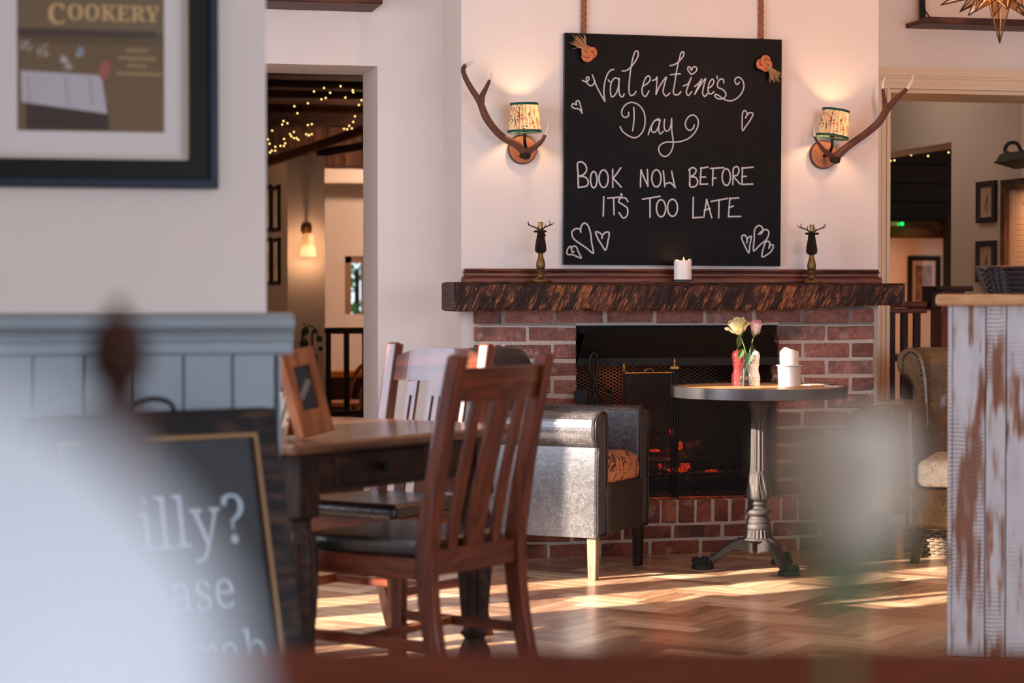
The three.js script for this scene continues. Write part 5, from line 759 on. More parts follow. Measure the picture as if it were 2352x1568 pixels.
// ================================================================ DINING TABLE AND CHAIRS
const e1 = RT.clone().multiplyScalar(0.562).addScaledVector(FW, 0.827).normalize(), e2 = RT.clone().multiplyScalar(-0.827).addScaledVector(FW, 0.562).normalize();
const DH2 = 0.71, CR = ground(0.047, 6.51);                  // table height and its right-hand corner
{
  reseed(71);
  const Lx = 1.08, Ly = 1.0, ctr = CR.clone().addScaledVector(e1, -Lx / 2).addScaledVector(e2, Ly / 2), turn = Math.atan2(-e1.z, e1.x);   // local x along e1
  const t = thing('dining_table', 'dark wood farmhouse dining table with drawer and turned legs', 'table', ctr, turn);
  const back = e2.clone().applyAxisAngle(V(0, 1, 0), -turn).z < 0 ? -1 : 1;      // local z sign of e2
  part('top', move(cbox(Lx, 0.028, Ly, 0.008), 0, DH2 - 0.014, 0), wood([116, 78, 54], [76, 46, 30], 903, 0.35, { clearcoat: 0.5, clearcoatRoughness: 0.15 }), t);
  const az = Ly / 2 - 0.06, ax = Lx / 2 - 0.10;
  for (const s of [-1, 1]) { part('apron', move(cbox(2 * ax, 0.11, 0.022, 0.003), 0, DH2 - 0.085, s * az), M.darkWood, t); part('apron', move(cbox(0.022, 0.11, 2 * az, 0.003, 'z'), s * ax, DH2 - 0.085, 0), M.darkWood, t); }
  const dz = -back * (az + 0.012), dr = part('drawer', move(cbox(0.40, 0.082, 0.014, 0.004), -0.12, DH2 - 0.082, dz), M.darkWood, t);
  part('knob', move(lathe(smoothProfile([[0, 0.026], [0.012, 0.024], [0.016, 0.018], [0.012, 0.01], [0.007, 0.004], [0.009, 0], [0, 0]], 24), 20).rotateX(-back * Math.PI / 2), -0.12, DH2 - 0.082, dz - back * 0.006), M.black, dr, 'black turned knob');
  const leg = (x, z) => {
    const l = part('leg', join([move(cbox(0.085, 0.17, 0.085, 0.004, 'y'), 0, DH2 - 0.115, 0), fluted(smoothProfile([[0.038, 0.525], [0.042, 0.515], [0.034, 0.50], [0.036, 0.485], [0.048, 0.44], [0.052, 0.38], [0.050, 0.30], [0.043, 0.21], [0.036, 0.135], [0.032, 0.115]], 50), 14, (y) => (y > 0.135 && y < 0.47 ? 0.0022 : 0), 84), lathe(smoothProfile([[0.032, 0.118], [0.036, 0.108], [0.043, 0.10], [0.036, 0.092], [0.031, 0.084], [0.038, 0.068], [0.047, 0.045], [0.045, 0.02], [0.034, 0.003], [0.0, 0]], 40), 40)]), M.darkWood, t); l.position.set(x, 0, z);
  };
  for (const sx of [-1, 1]) for (const sz of [-1, 1]) leg(sx * (sx > 0 ? Lx / 2 - 0.17 : Lx / 2 - 0.10), sz * (Ly / 2 - 0.075));
  // menu block and bits on the table top
  const onTop = (px, py) => onY(px, py, DH2);
  const mp = onTop(733, 1008), mturn = Math.atan2(EYE.x - mp.x, EYE.z - mp.z) + 0.55;
  const mb = thing('menu_block', 'leaning wooden block with slate label on the dining table', 'menu holder', mp, mturn); mb.position.y = DH2 + 0.005;
  const g = new THREE.Group(); g.name = 'frame'; mb.add(g); g.rotation.x = -0.2; g.rotation.z = 0.17; g.position.set(-0.012, 0.006, 0.0);
  const tanW = wood([160, 96, 56], [118, 66, 36], 915, 0.75), fw = 0.102, fh = 0.235, ih = 0.118, iw = 0.052;
  part('block', extr([[-fw / 2, 0], [fw / 2, 0], [fw / 2, fh], [-fw / 2, fh]], 0.042, 0.004, 'y', [[[-iw / 2, 0.07], [iw / 2, 0.07], [iw / 2, 0.07 + ih], [-iw / 2, 0.07 + ih]]]).translate(0, 0, -0.021), tanW, g);
  part('slate', new THREE.PlaneGeometry(iw + 0.006, ih + 0.006).translate(0, 0.07 + ih / 2, 0.006), std({ map: canvasTex(128, 320, (c, w, h) => { c.fillStyle = '#2b2523'; c.fillRect(0, 0, w, h); c.save(); c.translate(64, 170); c.rotate(-0.95); c.strokeStyle = '#8d847c'; c.lineWidth = 7; for (let i = 0; i < 6; i++) { c.beginPath(); c.ellipse(-62 + i * 25, 0, 9, 18, 0.2, 0, 7); c.stroke(); } c.restore(); }), roughness: 0.8 }), g, 'dark slate with chalk scrawl');
  part('prop', move(cbox(0.06, 0.15, 0.006, 0.002, 'y'), -0.02, 0.072, -0.062, 0.35), tanW, mb);
  const cp = onTop(672, 984); const cd = thing('white_card', 'folded white card behind the menu block', 'card', V(cp.x, DH2 + 0.001, cp.z), mturn + 0.9);
  part('leaf', move(cbox(0.10, 0.15, 0.0016, 0.0005), 0, 0.073, 0.02, -0.25), plain(0xe9e2da, 0.8), cd); part('leaf', move(cbox(0.10, 0.15, 0.0016, 0.0005), 0, 0.073, -0.02, 0.25), plain(0xe9e2da, 0.8), cd);
}
function diningChair(label, pos, turn, slots, crest, mat, padM, backH = 0.94, hw = 0.203) {
  const t = thing('dining_chair', label, 'chair', pos, turn), fwid = hw + 0.022, sd = 0.40;   // front -z, rear posts at z = +sd/2
  const zr = sd / 2, SH = 0.422, lean = (y) => (y > SH ? zr + 0.02 + 0.17 * Math.pow((y - SH) / 0.5, 1.25) * 0.55 : zr + 0.02 + 0.085 * Math.pow(1 - y / SH, 2));
  for (const s of [-1, 1]) {
    const rows = [], n = 26; for (let i = 0; i <= n; i++) { const y = backH * i / n; rows.push([y, lean(y)]); }
    const o = new THREE.Shape(), wd = (y) => 0.023 + 0.004 * Math.exp(-Math.pow((y - SH) / 0.2, 2)); rows.forEach(([y, z], i) => (i ? o.lineTo(z - wd(y), y) : o.moveTo(z - wd(y), y))); const tz = lean(backH); o.quadraticCurveTo(tz - 0.01, backH + 0.014, tz + 0.016, backH - 0.004); rows.slice().reverse().forEach(([y, z]) => o.lineTo(z + wd(y) - 0.002, y));
    const g = extr(o, 0.04, 0.005, 'y'); g.rotateY(-Math.PI / 2).translate(s * hw + 0.02, 0, 0); part('rear_leg', g, mat, t);
    const fl = cbox(0.038, SH - 0.02, 0.038, 0.003, 'y'), p = fl.attributes.position; for (let i = 0; i < p.count; i++) if (p.getY(i) < -0.05) { p.setX(i, p.getX(i) * 0.86); p.setZ(i, p.getZ(i) * 0.86); } part('front_leg', fl.translate(s * (fwid - 0.02), (SH - 0.02) / 2, -sd / 2 + 0.02), mat, t);
    part('side_rail', move(cbox(0.022, 0.055, sd - 0.02, 0.003, 'z'), s * (hw + 0.004), SH - 0.035, 0.005, 0, s * 0.03), mat, t); part('side_stretcher', move(cbox(0.018, 0.028, sd + 0.02, 0.003, 'z'), s * (hw + 0.004), 0.19, 0.01), mat, t);
  }
  part('front_rail', move(cbox(2 * fwid - 0.07, 0.055, 0.022, 0.003), 0, SH - 0.035, -sd / 2 + 0.02), mat, t); part('rear_rail', move(cbox(2 * hw - 0.03, 0.065, 0.024, 0.003), 0, SH - 0.02, lean(SH)), mat, t); part('cross_stretcher', move(cbox(2 * hw, 0.024, 0.018, 0.003), 0, 0.19, 0.0), mat, t);
  // curved crest rail
  const cw = 2 * hw - 0.03, top = backH - (crest ? 0.012 : 0.03), bot = backH - 0.118, o = new THREE.Shape(crest ? [[-cw / 2, bot], [cw / 2, bot], [cw / 2, top - 0.028], [cw / 2 - 0.05, top - 0.012], [cw / 2 - 0.075, top], [-cw / 2 + 0.075, top], [-cw / 2 + 0.05, top - 0.012], [-cw / 2, top - 0.028]].map(([x, y]) => new THREE.Vector2(x, y)) : [[-cw / 2, bot], [cw / 2, bot], [cw / 2, top], [-cw / 2, top]].map(([x, y]) => new THREE.Vector2(x, y)));
  const bend = (g) => { const p = g.attributes.position; for (let i = 0; i < p.count; i++) { const x = p.getX(i), y = p.getY(i); p.setZ(i, p.getZ(i) + lean(y) + 0.028 * (1 - Math.pow(x / (cw / 2), 2)) - 0.004); } g.computeVertexNormals(); return g; };
  const railTop = (x) => { if (!crest) return top; const a = Math.abs(x); return a < cw / 2 - 0.075 ? top : mix(top, top - 0.028, (a - (cw / 2 - 0.075)) / 0.075); };
  const ring = (() => { const N = 28, pts = (u, k) => { const x = mix(-cw / 2, cw / 2, u), T = railTop(x), c = [[bot, 0.011], [T, 0.011], [T, -0.011], [bot, -0.011], [bot, 0.011]][k]; return V(x, c[0], c[1]); }; return join([0, 1, 2, 3].map((k) => surf((u, v) => pts(u, k).lerp(pts(u, k + 1), v), N, 3))); })();
  part('crest_rail', bend(metric(ring, 'x')), mat, t);
  for (const [x, w, n] of [[-0.1, 0.038, 1], [0, 0.078, 2], [0.1, 0.038, 1]]) {
    const y0 = SH - 0.005, y1 = bot + 0.006, holes = []; if (slots) for (let i = 0; i < n; i++) { const hx = n === 1 ? 0 : (i - 0.5) * 0.028; holes.push([[hx - 0.0055, y0 + 0.1], [hx + 0.0055, y0 + 0.1], [hx + 0.0055, y1 - 0.06], [hx, y1 - 0.052], [hx - 0.0055, y1 - 0.06]]); }
    const N = 12, geos = []; const strip = (xa, xb, ya, yb) => { const g = new THREE.BoxGeometry(xb - xa, yb - ya, 0.014, 1, N, 1).translate((xa + xb) / 2 + x, (ya + yb) / 2, 0); const p = g.attributes.position; for (let i = 0; i < p.count; i++) { const yy = p.getY(i); p.setZ(i, p.getZ(i) + lean(Math.max(yy, SH)) + 0.02 * smooth(SH, bot, yy) * (1 - Math.pow(x / 0.19, 2))); } g.computeVertexNormals(); return metric(g, 'y', x * 9); };
    if (!slots) geos.push(strip(-w / 2, w / 2, y0, y1)); else { const xs = n === 1 ? [[-w / 2, -0.0055], [0.0055, w / 2]] : [[-w / 2, -0.0195], [-0.0085, 0.0085], [0.0195, w / 2]]; for (const [a, b] of xs) geos.push(strip(a, b, y0 + 0.1, y1 - 0.055)); geos.push(strip(-w / 2, w / 2, y0, y0 + 0.1), strip(-w / 2, w / 2, y1 - 0.055, y1)); }
    part('slat', join(geos), mat, t);
  }
  const pg = new RoundedBoxGeometry(2 * fwid - 0.01, 0.05, sd - 0.0, 5, 0.022), pp = pg.attributes.position; for (let i = 0; i < pp.count; i++) { const x = pp.getX(i), z = pp.getZ(i); if (pp.getY(i) > 0) pp.setY(i, pp.getY(i) + 0.022 * Math.cos(x * 6.6) * Math.cos(z * 6.6)); if (z > 0) pp.setX(i, x * (1 - 0.12 * z / 0.2)); } pg.computeVertexNormals();
  part('seat_pad', metric(pg).translate(0, SH + 0.012, -0.005), padM, t, 'dark leather seat pad');
  return t;
}
const padLeather = phys({ color: 0x1d1715, roughness: 0.32, clearcoat: 0.3, clearcoatRoughness: 0.25, bumpMap: leatherBump, bumpScale: 0.002 });
{
  // near chair: pushed under the drawer side, its back to the camera
  const rearMid = ground((-0.235 + 0.025) / 2, (5.60 + 5.95) / 2);
  diningChair('mahogany dining chair with plain slats, back to the drawer side of the table', rearMid.clone().addScaledVector(e2, 0.22), turnTo(e2), false, false, M.mahogany, padLeather, 0.94);
  const far = ground(-0.298, 7.02);
  diningChair('mahogany dining chair with slotted slats and clipped crest at the table end', far.clone().addScaledVector(e1, -0.2), turnTo(e1.clone().negate()), true, true, wood([122, 58, 31], [76, 30, 15], 921, 0.4, { clearcoat: 0.8, clearcoatRoughness: 0.1 }), padLeather, 0.935, 0.186);
}

// ================================================================ PICTURES
reseed(81);
function framed(name, label, category, w, h, o, pos, turn = 0, group) {     // w, h outside; hangs facing local +z, origin at the foot of its back
  const t = thing(name, label, category, pos, turn, group), f = o.fw, ring = (a, b, c, d, z0, z1, mat, nm) => part(nm, join([slab(-a, a, d, b, z0, z1), slab(-a, a, -b + h, h - d, z0, z1)]), mat, t);
  const side = (x0, x1, y0, y1, z1, ax) => slab(x0, x1, y0, y1, 0, z1, ax);
  const dp = o.depth ?? 0.025, fr = new THREE.Shape([[-w / 2, 0], [w / 2, 0], [w / 2, h], [-w / 2, h]].map(([x, y]) => new THREE.Vector2(x, y)));
  part('frame', extr(fr, dp, 0.003, 'x', [[[-w / 2 + f, f], [-w / 2 + f, h - f], [w / 2 - f, h - f], [w / 2 - f, f]]]), o.frame, t);
  if (o.step) part('frame_edge', extr([[-w / 2, 0], [w / 2, 0], [w / 2, h], [-w / 2, h]], dp + o.step, 0.003, 'x', [[[-w / 2 + f * 0.32, f * 0.32], [-w / 2 + f * 0.32, h - f * 0.32], [w / 2 - f * 0.32, h - f * 0.32], [w / 2 - f * 0.32, f * 0.32]]]), o.edge ?? o.frame, t);
  if (o.slip) { const a = f - 0.001, b = f + o.slip; part('slip', extr([[-w / 2 + a, a], [w / 2 - a, a], [w / 2 - a, h - a], [-w / 2 + a, h - a]], 0.014, 0.002, 'x', [[[-w / 2 + b, b], [-w / 2 + b, h - b], [w / 2 - b, h - b], [w / 2 - b, b]]]), o.slipMat, t, 'pale gilt slip'); }
  part('mount', slab(-w / 2 + f * 0.8, w / 2 - f * 0.8, f * 0.8, h - f * 0.8, 0.002, 0.006), o.mount, t, 'mount board');
  const [pw, ph, px, py] = o.print; part('print', new THREE.PlaneGeometry(pw, ph).translate(px ?? 0, py ?? h / 2, 0.0065), std({ map: o.tex, roughness: 0.7 }), t);
  if (o.glass !== false) part('glazing', new THREE.PlaneGeometry(w - 2 * f, h - 2 * f).translate(0, h / 2, 0.0105), M.glass, t);
  return t;
}
{ // large cookery print on the partition
  const br = onZ(503, 433, PZ + 0.04), slip = onZ(440, 380, PZ + 0.02), a = onZ(378, 304, PZ + 0.01), b = onZ(40, 300, PZ + 0.01), top = onZ(210, -12, PZ + 0.01).y;
  const pw = a.x - b.x, cx = (a.x + b.x) / 2, w = 2 * (br.x - cx), by = br.y, pb = (a.y + b.y) / 2, ph = pw * 1.32, h = (pb - by) * 2 + ph;
  const tex = canvasTex(768, 1014, (c, W, H) => {
    const Y = (py) => H - (304 - py) / 338 * W, X = (px) => (px - 40) / 338 * W;
    c.fillStyle = '#6d5736'; c.fillRect(0, 0, W, H); c.fillStyle = '#5a4423'; c.fillRect(0, Y(70), W, H); c.fillStyle = '#6b5636'; c.fillRect(0, Y(100), W, H - Y(100));
    c.fillStyle = '#3a2617'; c.fillRect(X(20), Y(66), W, Y(84) - Y(66));
    c.fillStyle = '#2e1c14'; c.fillRect(X(60), Y(240), X(250) - X(60), Y(300) - Y(240));
    c.fillStyle = '#b7b3b8'; c.beginPath(); c.moveTo(X(48), Y(165)); c.lineTo(X(232), Y(172)); c.lineTo(X(246), Y(262)); c.lineTo(X(50), Y(238)); c.fill(); c.strokeStyle = '#8f8c96'; c.lineWidth = 7; for (const x of [62, 150, 205]) { c.beginPath(); c.moveTo(X(x), Y(178)); c.lineTo(X(x + 6), Y(240)); c.stroke(); }
    c.fillStyle = '#a2524a'; c.beginPath(); c.ellipse(X(240), Y(160), 26, 52, 0.3, 0, 7); c.fill();
    c.fillStyle = '#c8c4c8'; for (const [x, y, r] of [[60, 110, 26], [97, 120, 26], [146, 135, 12], [155, 150, 18], [184, 118, 14]]) { for (let k = 0; k < 9; k++) { c.globalAlpha = 0.5; c.beginPath(); c.ellipse(X(x) + rnd(-r, r), Y(y) + rnd(-r, r) * 1.3, 6, 14, rnd(0, 3), 0, 7); c.fill(); } c.globalAlpha = 1; }
    c.fillStyle = '#6e86b4'; c.fillRect(X(180), Y(105), 14, 60);
    c.fillStyle = '#c9a66c'; c.font = 'bold 150px serif'; c.textAlign = 'left'; c.save(); c.translate(X(108), Y(44)); c.scale(0.98, 1.0); c.fillText('C', 0, 24); c.font = 'bold 114px serif'; c.fillText('OOKERY', 106, 0); c.restore();
    c.fillStyle = '#b0935e'; for (const [x0, x1, y] of [[290, 340, 114], [272, 358, 133], [292, 338, 150], [268, 374, 169]]) { let x = X(x0); while (x < X(x1)) { const l = rnd(6, 15); c.fillRect(x, Y(y) - rnd(9, 16), l * 0.7, 15); x += l; } }
    c.strokeStyle = 'rgba(120,96,60,0.8)'; c.lineWidth = 4; c.strokeRect(X(248), Y(195), 110, 190);
  });
  const fm = phys({ color: 0x0e0c0b, roughness: 0.45, specularIntensity: 0.35 }), edge = phys({ color: 0x1a2434, roughness: 0.4, specularIntensity: 0.5 });
  framed('cookery_print', 'large black-framed cookery print on the partition wall', 'picture', w, h, { fw: br.x - slip.x + 0.004, depth: 0.03, step: 0.012, edge, frame: fm, slip: 0.013, slipMat: plain(0xcbbfae, 0.4), mount: plain(0xd9d3d0, 0.9), print: [pw, ph, 0, pb - by + ph / 2], tex }, V(cx, by, PZ));
}
// ---- pictures on the side wall beyond the right-hand opening
{
  const bird = (s) => canvasTex(160, 220, (c, w, h) => { reseed(s); c.fillStyle = '#b39a80'; c.fillRect(0, 0, w, h); c.fillStyle = '#3b3026'; c.beginPath(); c.ellipse(80, 100, 12, 48, 0.25, 0, 7); c.fill(); c.fillStyle = '#4c5a56'; c.beginPath(); c.ellipse(86, 62, 10, 20, 0.3, 0, 7); c.fill(); c.strokeStyle = '#5b4330'; c.lineWidth = 5; for (let i = 0; i < 6; i++) { c.beginPath(); c.moveTo(80, 200); c.quadraticCurveTo(60 + rnd(-20, 20), 150, 50 + rnd(-10, 70), 90 + rnd(-10, 60)); c.stroke(); } });
  const place = (px0, px1, py0, py1, name, label, o, group) => { const a = onX(px0, (py0 + py1) / 2, SX), b = onX(px1, (py0 + py1) / 2, SX), zc = (a.z + b.z) / 2, w = Math.abs(b.z - a.z), pm = (px0 + px1) / 2, lo = onX(pm, py1, SX).y, hi = onX(pm, py0, SX).y, k = { ...o, print: [w - 2 * o.fw - o.mat * 2, hi - lo - 2 * o.fw - o.mat * 2] }; return framed(name, label, 'picture', w, hi - lo, k, V(SX - 0.001, lo, zc), -Math.PI / 2, group); };
  const dk = plain(0x0f0c0a, 0.5), pm = plain(0xc8b59f, 0.9);
  place(2249, 2291, 416, 511, 'bird_print', 'small black-framed bird print, upper of two on side wall', { fw: 0.028, depth: 0.02, frame: dk, mount: pm, mat: 0.012, tex: bird(5) }, 'bird prints');
  place(2248, 2290, 553, 648, 'bird_print', 'small black-framed print, lower of two on side wall behind basket', { fw: 0.028, depth: 0.02, frame: dk, mount: pm, mat: 0.012, tex: bird(9) }, 'bird prints');
  const chart = canvasTex(300, 400, (c, w, h) => { c.fillStyle = '#d9bfa4'; c.fillRect(0, 0, w, h); c.fillStyle = '#b89878'; c.fillRect(100, 30, 130, 26); c.fillStyle = '#7a5c44'; for (let i = 0; i < 5; i++) c.fillRect(112 + i * 22, 40, 14, 7); c.strokeStyle = '#a88868'; c.lineWidth = 3; c.strokeRect(20, 120, 260, 260); for (let i = 0; i < 8; i++) c.fillRect(40, 150 + i * 28, 180, 2); });
  place(2310, 2420, 408, 664, 'framed_chart', 'large brown-framed cream chart under the picture light', { fw: 0.05, depth: 0.03, frame: wood([96, 66, 44], [52, 32, 20], 951, 0.5), mount: plain(0xd4b99c, 0.9), mat: 0.03, tex: chart });
  // picture light over the chart
  const c = onX(2345, 340, SX), t = thing('picture_light', 'black swan-neck picture light above the cream chart', 'picture light', V(SX, c.y, c.z));
  const L = (px, py, x) => onX(px, py, x).sub(t.position);
  part('hood', (() => { const s = new THREE.Shape(); s.absarc(0, 0, 0.045, 0, Math.PI, false); s.lineTo(-0.06, -0.018); s.lineTo(0.06, -0.018); const g = extr(s, 0.34, 0.003, 'z', [], 14); g.translate(0, 0, -0.17); g.rotateZ(-0.25); const p = L(2345, 368, SX - 0.16); return g.translate(p.x, p.y, p.z); })(), M.blackMatt, t);
  const h0 = L(2322, 355, SX - 0.16); part('arm', sweep([h0, L(2308, 345, SX - 0.16), L(2316, 330, SX - 0.14), L(2332, 328, SX - 0.1), L(2345, 345, SX - 0.03), L(2350, 352, SX - 0.005)], [0.009], 30, 8), M.blackMatt, t);
  part('lamp_tube', bar(L(2318, 378, SX - 0.15), L(2372, 370, SX - 0.15), 0.008), std({ color: 0x000000, emissive: 0xffc890, emissiveIntensity: 4 }), t);
  const pp = L(2345, 376, SX - 0.15), sp = new THREE.SpotLight(0xffb880, 6, 0, 1.2, 0.9); sp.position.copy(pp); sp.target.position.copy(pp).add(V(0.14, -0.3, 0)); sp.castShadow = true; sp.shadow.radius = 2; t.add(sp, sp.target);
}
// ---- snug: framed print, table lamp, exit light, fairy lights, dark post
const warmBulb = std({ color: 0x000000, emissive: 0xffd27a, emissiveIntensity: 4 });
function fairyString(name, label, pts, wireM) {
  const t = thing(name, label, 'fairy lights', V(0, 0, 0)), sorted = pts; part('wire', sweep(sorted, [0.0012], sorted.length * 6, 4), wireM, t);
  const g = new THREE.SphereGeometry(0.0042, 10, 8); pts.forEach((p) => { const b = part('bulb', g, warmBulb, t); b.position.copy(p).add(V(0, -0.008, 0.004)); }); return t;
}
{
  const z = -4.13, a = onZ(2086, 640, z), b = onZ(2161, 640, z), lo = onZ(2120, 712, z).y, hi = onZ(2120, 588, z).y, w = b.x - a.x;
  const tex = canvasTex(200, 260, (c, W, H) => { c.fillStyle = '#8d6f5c'; c.fillRect(0, 0, W, H); for (let i = 0; i < 60; i++) { c.fillStyle = ['#6b4c3a', '#a58468', '#54382a'][i % 3]; c.globalAlpha = 0.35; c.beginPath(); c.ellipse(rnd(0, W), rnd(0, H), rnd(10, 50), rnd(8, 30), rnd(0, 3), 0, 7); c.fill(); } });
  framed('snug_print', 'black-framed sepia print on the snug wall beyond the doorway', 'picture', w, hi - lo, { fw: 0.03, depth: 0.02, frame: M.black, mount: plain(0xcbb8a8, 0.9), print: [w - 0.11, hi - lo - 0.12], tex }, V((a.x + b.x) / 2, lo, z - 0.02));
  const lp = onZ(2051, 690, -3.6), t = thing('table_lamp', 'small lit table lamp with cream dome shade beyond the mantel end', 'lamp', V(lp.x, 0.72, lp.z));
  part('base', lathe(smoothProfile([[0, 0], [0.05, 0], [0.05, 0.01], [0.012, 0.02], [0.01, lp.y - 0.74], [0, lp.y - 0.72]], 20), 20), M.agedBrass, t);
  part('lamp_shade', lathe(smoothProfile([[0.075, -0.01], [0.068, 0.03], [0.045, 0.075], [0.015, 0.09]], 20), 28).translate(0, lp.y - 0.72, 0), phys({ color: 0xf2d9b4, transmission: 0.5, thickness: 0, roughness: 1, side: THREE.DoubleSide, emissive: 0xffb060, emissiveIntensity: 0.5 }), t);
  part('bulb', new THREE.SphereGeometry(0.018, 12, 10).translate(0, lp.y - 0.71, 0), warmBulb, t); glow(t, V(0, lp.y - 0.71, 0), 0xff9a50, 0.5, 1);
  const tb = thing('lamp_table', 'dark side table under the small table lamp', 'table', V(lp.x, 0, lp.z)); part('top', move(cbox(0.45, 0.03, 0.4, 0.004), 0, 0.705, 0), M.darkWood, tb); for (const sx of [-1, 1]) for (const sz of [-1, 1]) part('leg', move(cbox(0.035, 0.69, 0.035, 0.003, 'y'), sx * 0.19, 0.345, sz * 0.16), M.darkWood, tb);
  const ex = onZ(2068, 514, -3.9), e = thing('exit_light', 'small green indicator light on the dark beam', 'indicator light', ex); part('housing', move(cbox(0.16, 0.03, 0.03, 0.004), -0.09, 0, 0), plain(0x7a5a44, 0.6), e); part('lens', new THREE.SphereGeometry(0.012, 12, 10).translate(0.005, 0, 0.014), std({ color: 0x000000, emissive: 0x10c050, emissiveIntensity: 3 }), e); part('lens', new THREE.SphereGeometry(0.01, 12, 10).translate(-0.018, -0.003, 0.014), std({ color: 0x000000, emissive: 0x10a848, emissiveIntensity: 1.6 }), e); glow(e, V(0, 0, 0.05), 0x20ff70, 0.01, 0.5);
  fairyString('fairy_lights', 'short string of warm fairy lights under the low door head', [[2045, 366], [2054, 365], [2092, 353], [2125, 344], [2131, 355], [2147, 342], [2160, 340], [2162, 336], [2178, 347]].map(([x, y]) => onZ(x, y, -3.2)), M.black);
  const dp = onZ(2178, 640, -3.9); single('dark_post', cbox(0.05, 1.6, 0.06, 0.004, 'y').translate(0, 0.8, 0), M.black, 'narrow black post beside the sepia print', 'post', V(dp.x, 0, dp.z));
  glow(thing('snug_pendant', 'small brass pendant lamp hanging in the snug', 'pendant lamp', V(4.4, 1.9, -2.6)), V(0, 0, 0), 0xffa860, 0.5, 2); const sp = scene.children.at(-1); part('bulb', new THREE.SphereGeometry(0.03, 14, 10), warmBulb, sp); part('cord', bar(V(0, 0.03, 0), V(0, 0.7, 0), 0.004, 6), M.black, sp);
}
{ const cp = thing('corridor_pendant', 'small pendant lamp in the corridor beyond the cream casing', 'pendant lamp', V(2.1, 2.33, -1.7)); glow(cp, V(0, 0, 0), 0xffe2cc, 0.55, 2); part('bulb', new THREE.SphereGeometry(0.03, 14, 10), warmBulb, cp); part('cord', bar(V(0, 0.03, 0), V(0, 0.27, 0), 0.004, 6), M.black, cp); }
// ---- balustrade and newel beyond the opening
{
  const z = -0.98, nx = onZ(2176, 700, z), t = thing('newel_post', 'square dark wood newel post with flat cap', 'newel post', V(nx.x, 0, z)), ny = onZ(2176, 657, z).y;
  part('post', move(cbox(0.125, ny - 0.02, 0.125, 0.004, 'y'), 0, (ny - 0.02) / 2, 0), M.mahogany, t); part('cap', move(cbox(0.19, 0.024, 0.19, 0.004), 0, ny - 0.012, 0), M.darkWood, t);
  part('block', move(cbox(0.05, 0.09, 0.11, 0.003, 'y'), -0.085, ny - 0.06, 0), M.darkWood, t);
  const b = thing('balustrade', 'dark wood balustrade with plain square balusters by the newel', 'balustrade', V(nx.x - 0.116, 0, z)), ry = onZ(2080, 692, z).y, L = 0.62;
  part('handrail', move(cbox(L, 0.03, 0.07, 0.008), -L / 2, ry - 0.015, 0), M.mahogany, b); part('under_rail', move(cbox(L, 0.025, 0.05, 0.004), -L / 2, ry - 0.045, 0), M.mahogany, b); part('bottom_rail', move(cbox(L, 0.05, 0.05, 0.004), -L / 2, 0.12, 0), M.darkWood, b);
  for (let i = 0; i < 9; i++) part('baluster', move(cbox(0.036, ry - 0.19, 0.02, 0.003, 'y'), -0.045 - i * 0.066, (ry - 0.06 + 0.14) / 2, 0), M.darkWood, b);
}

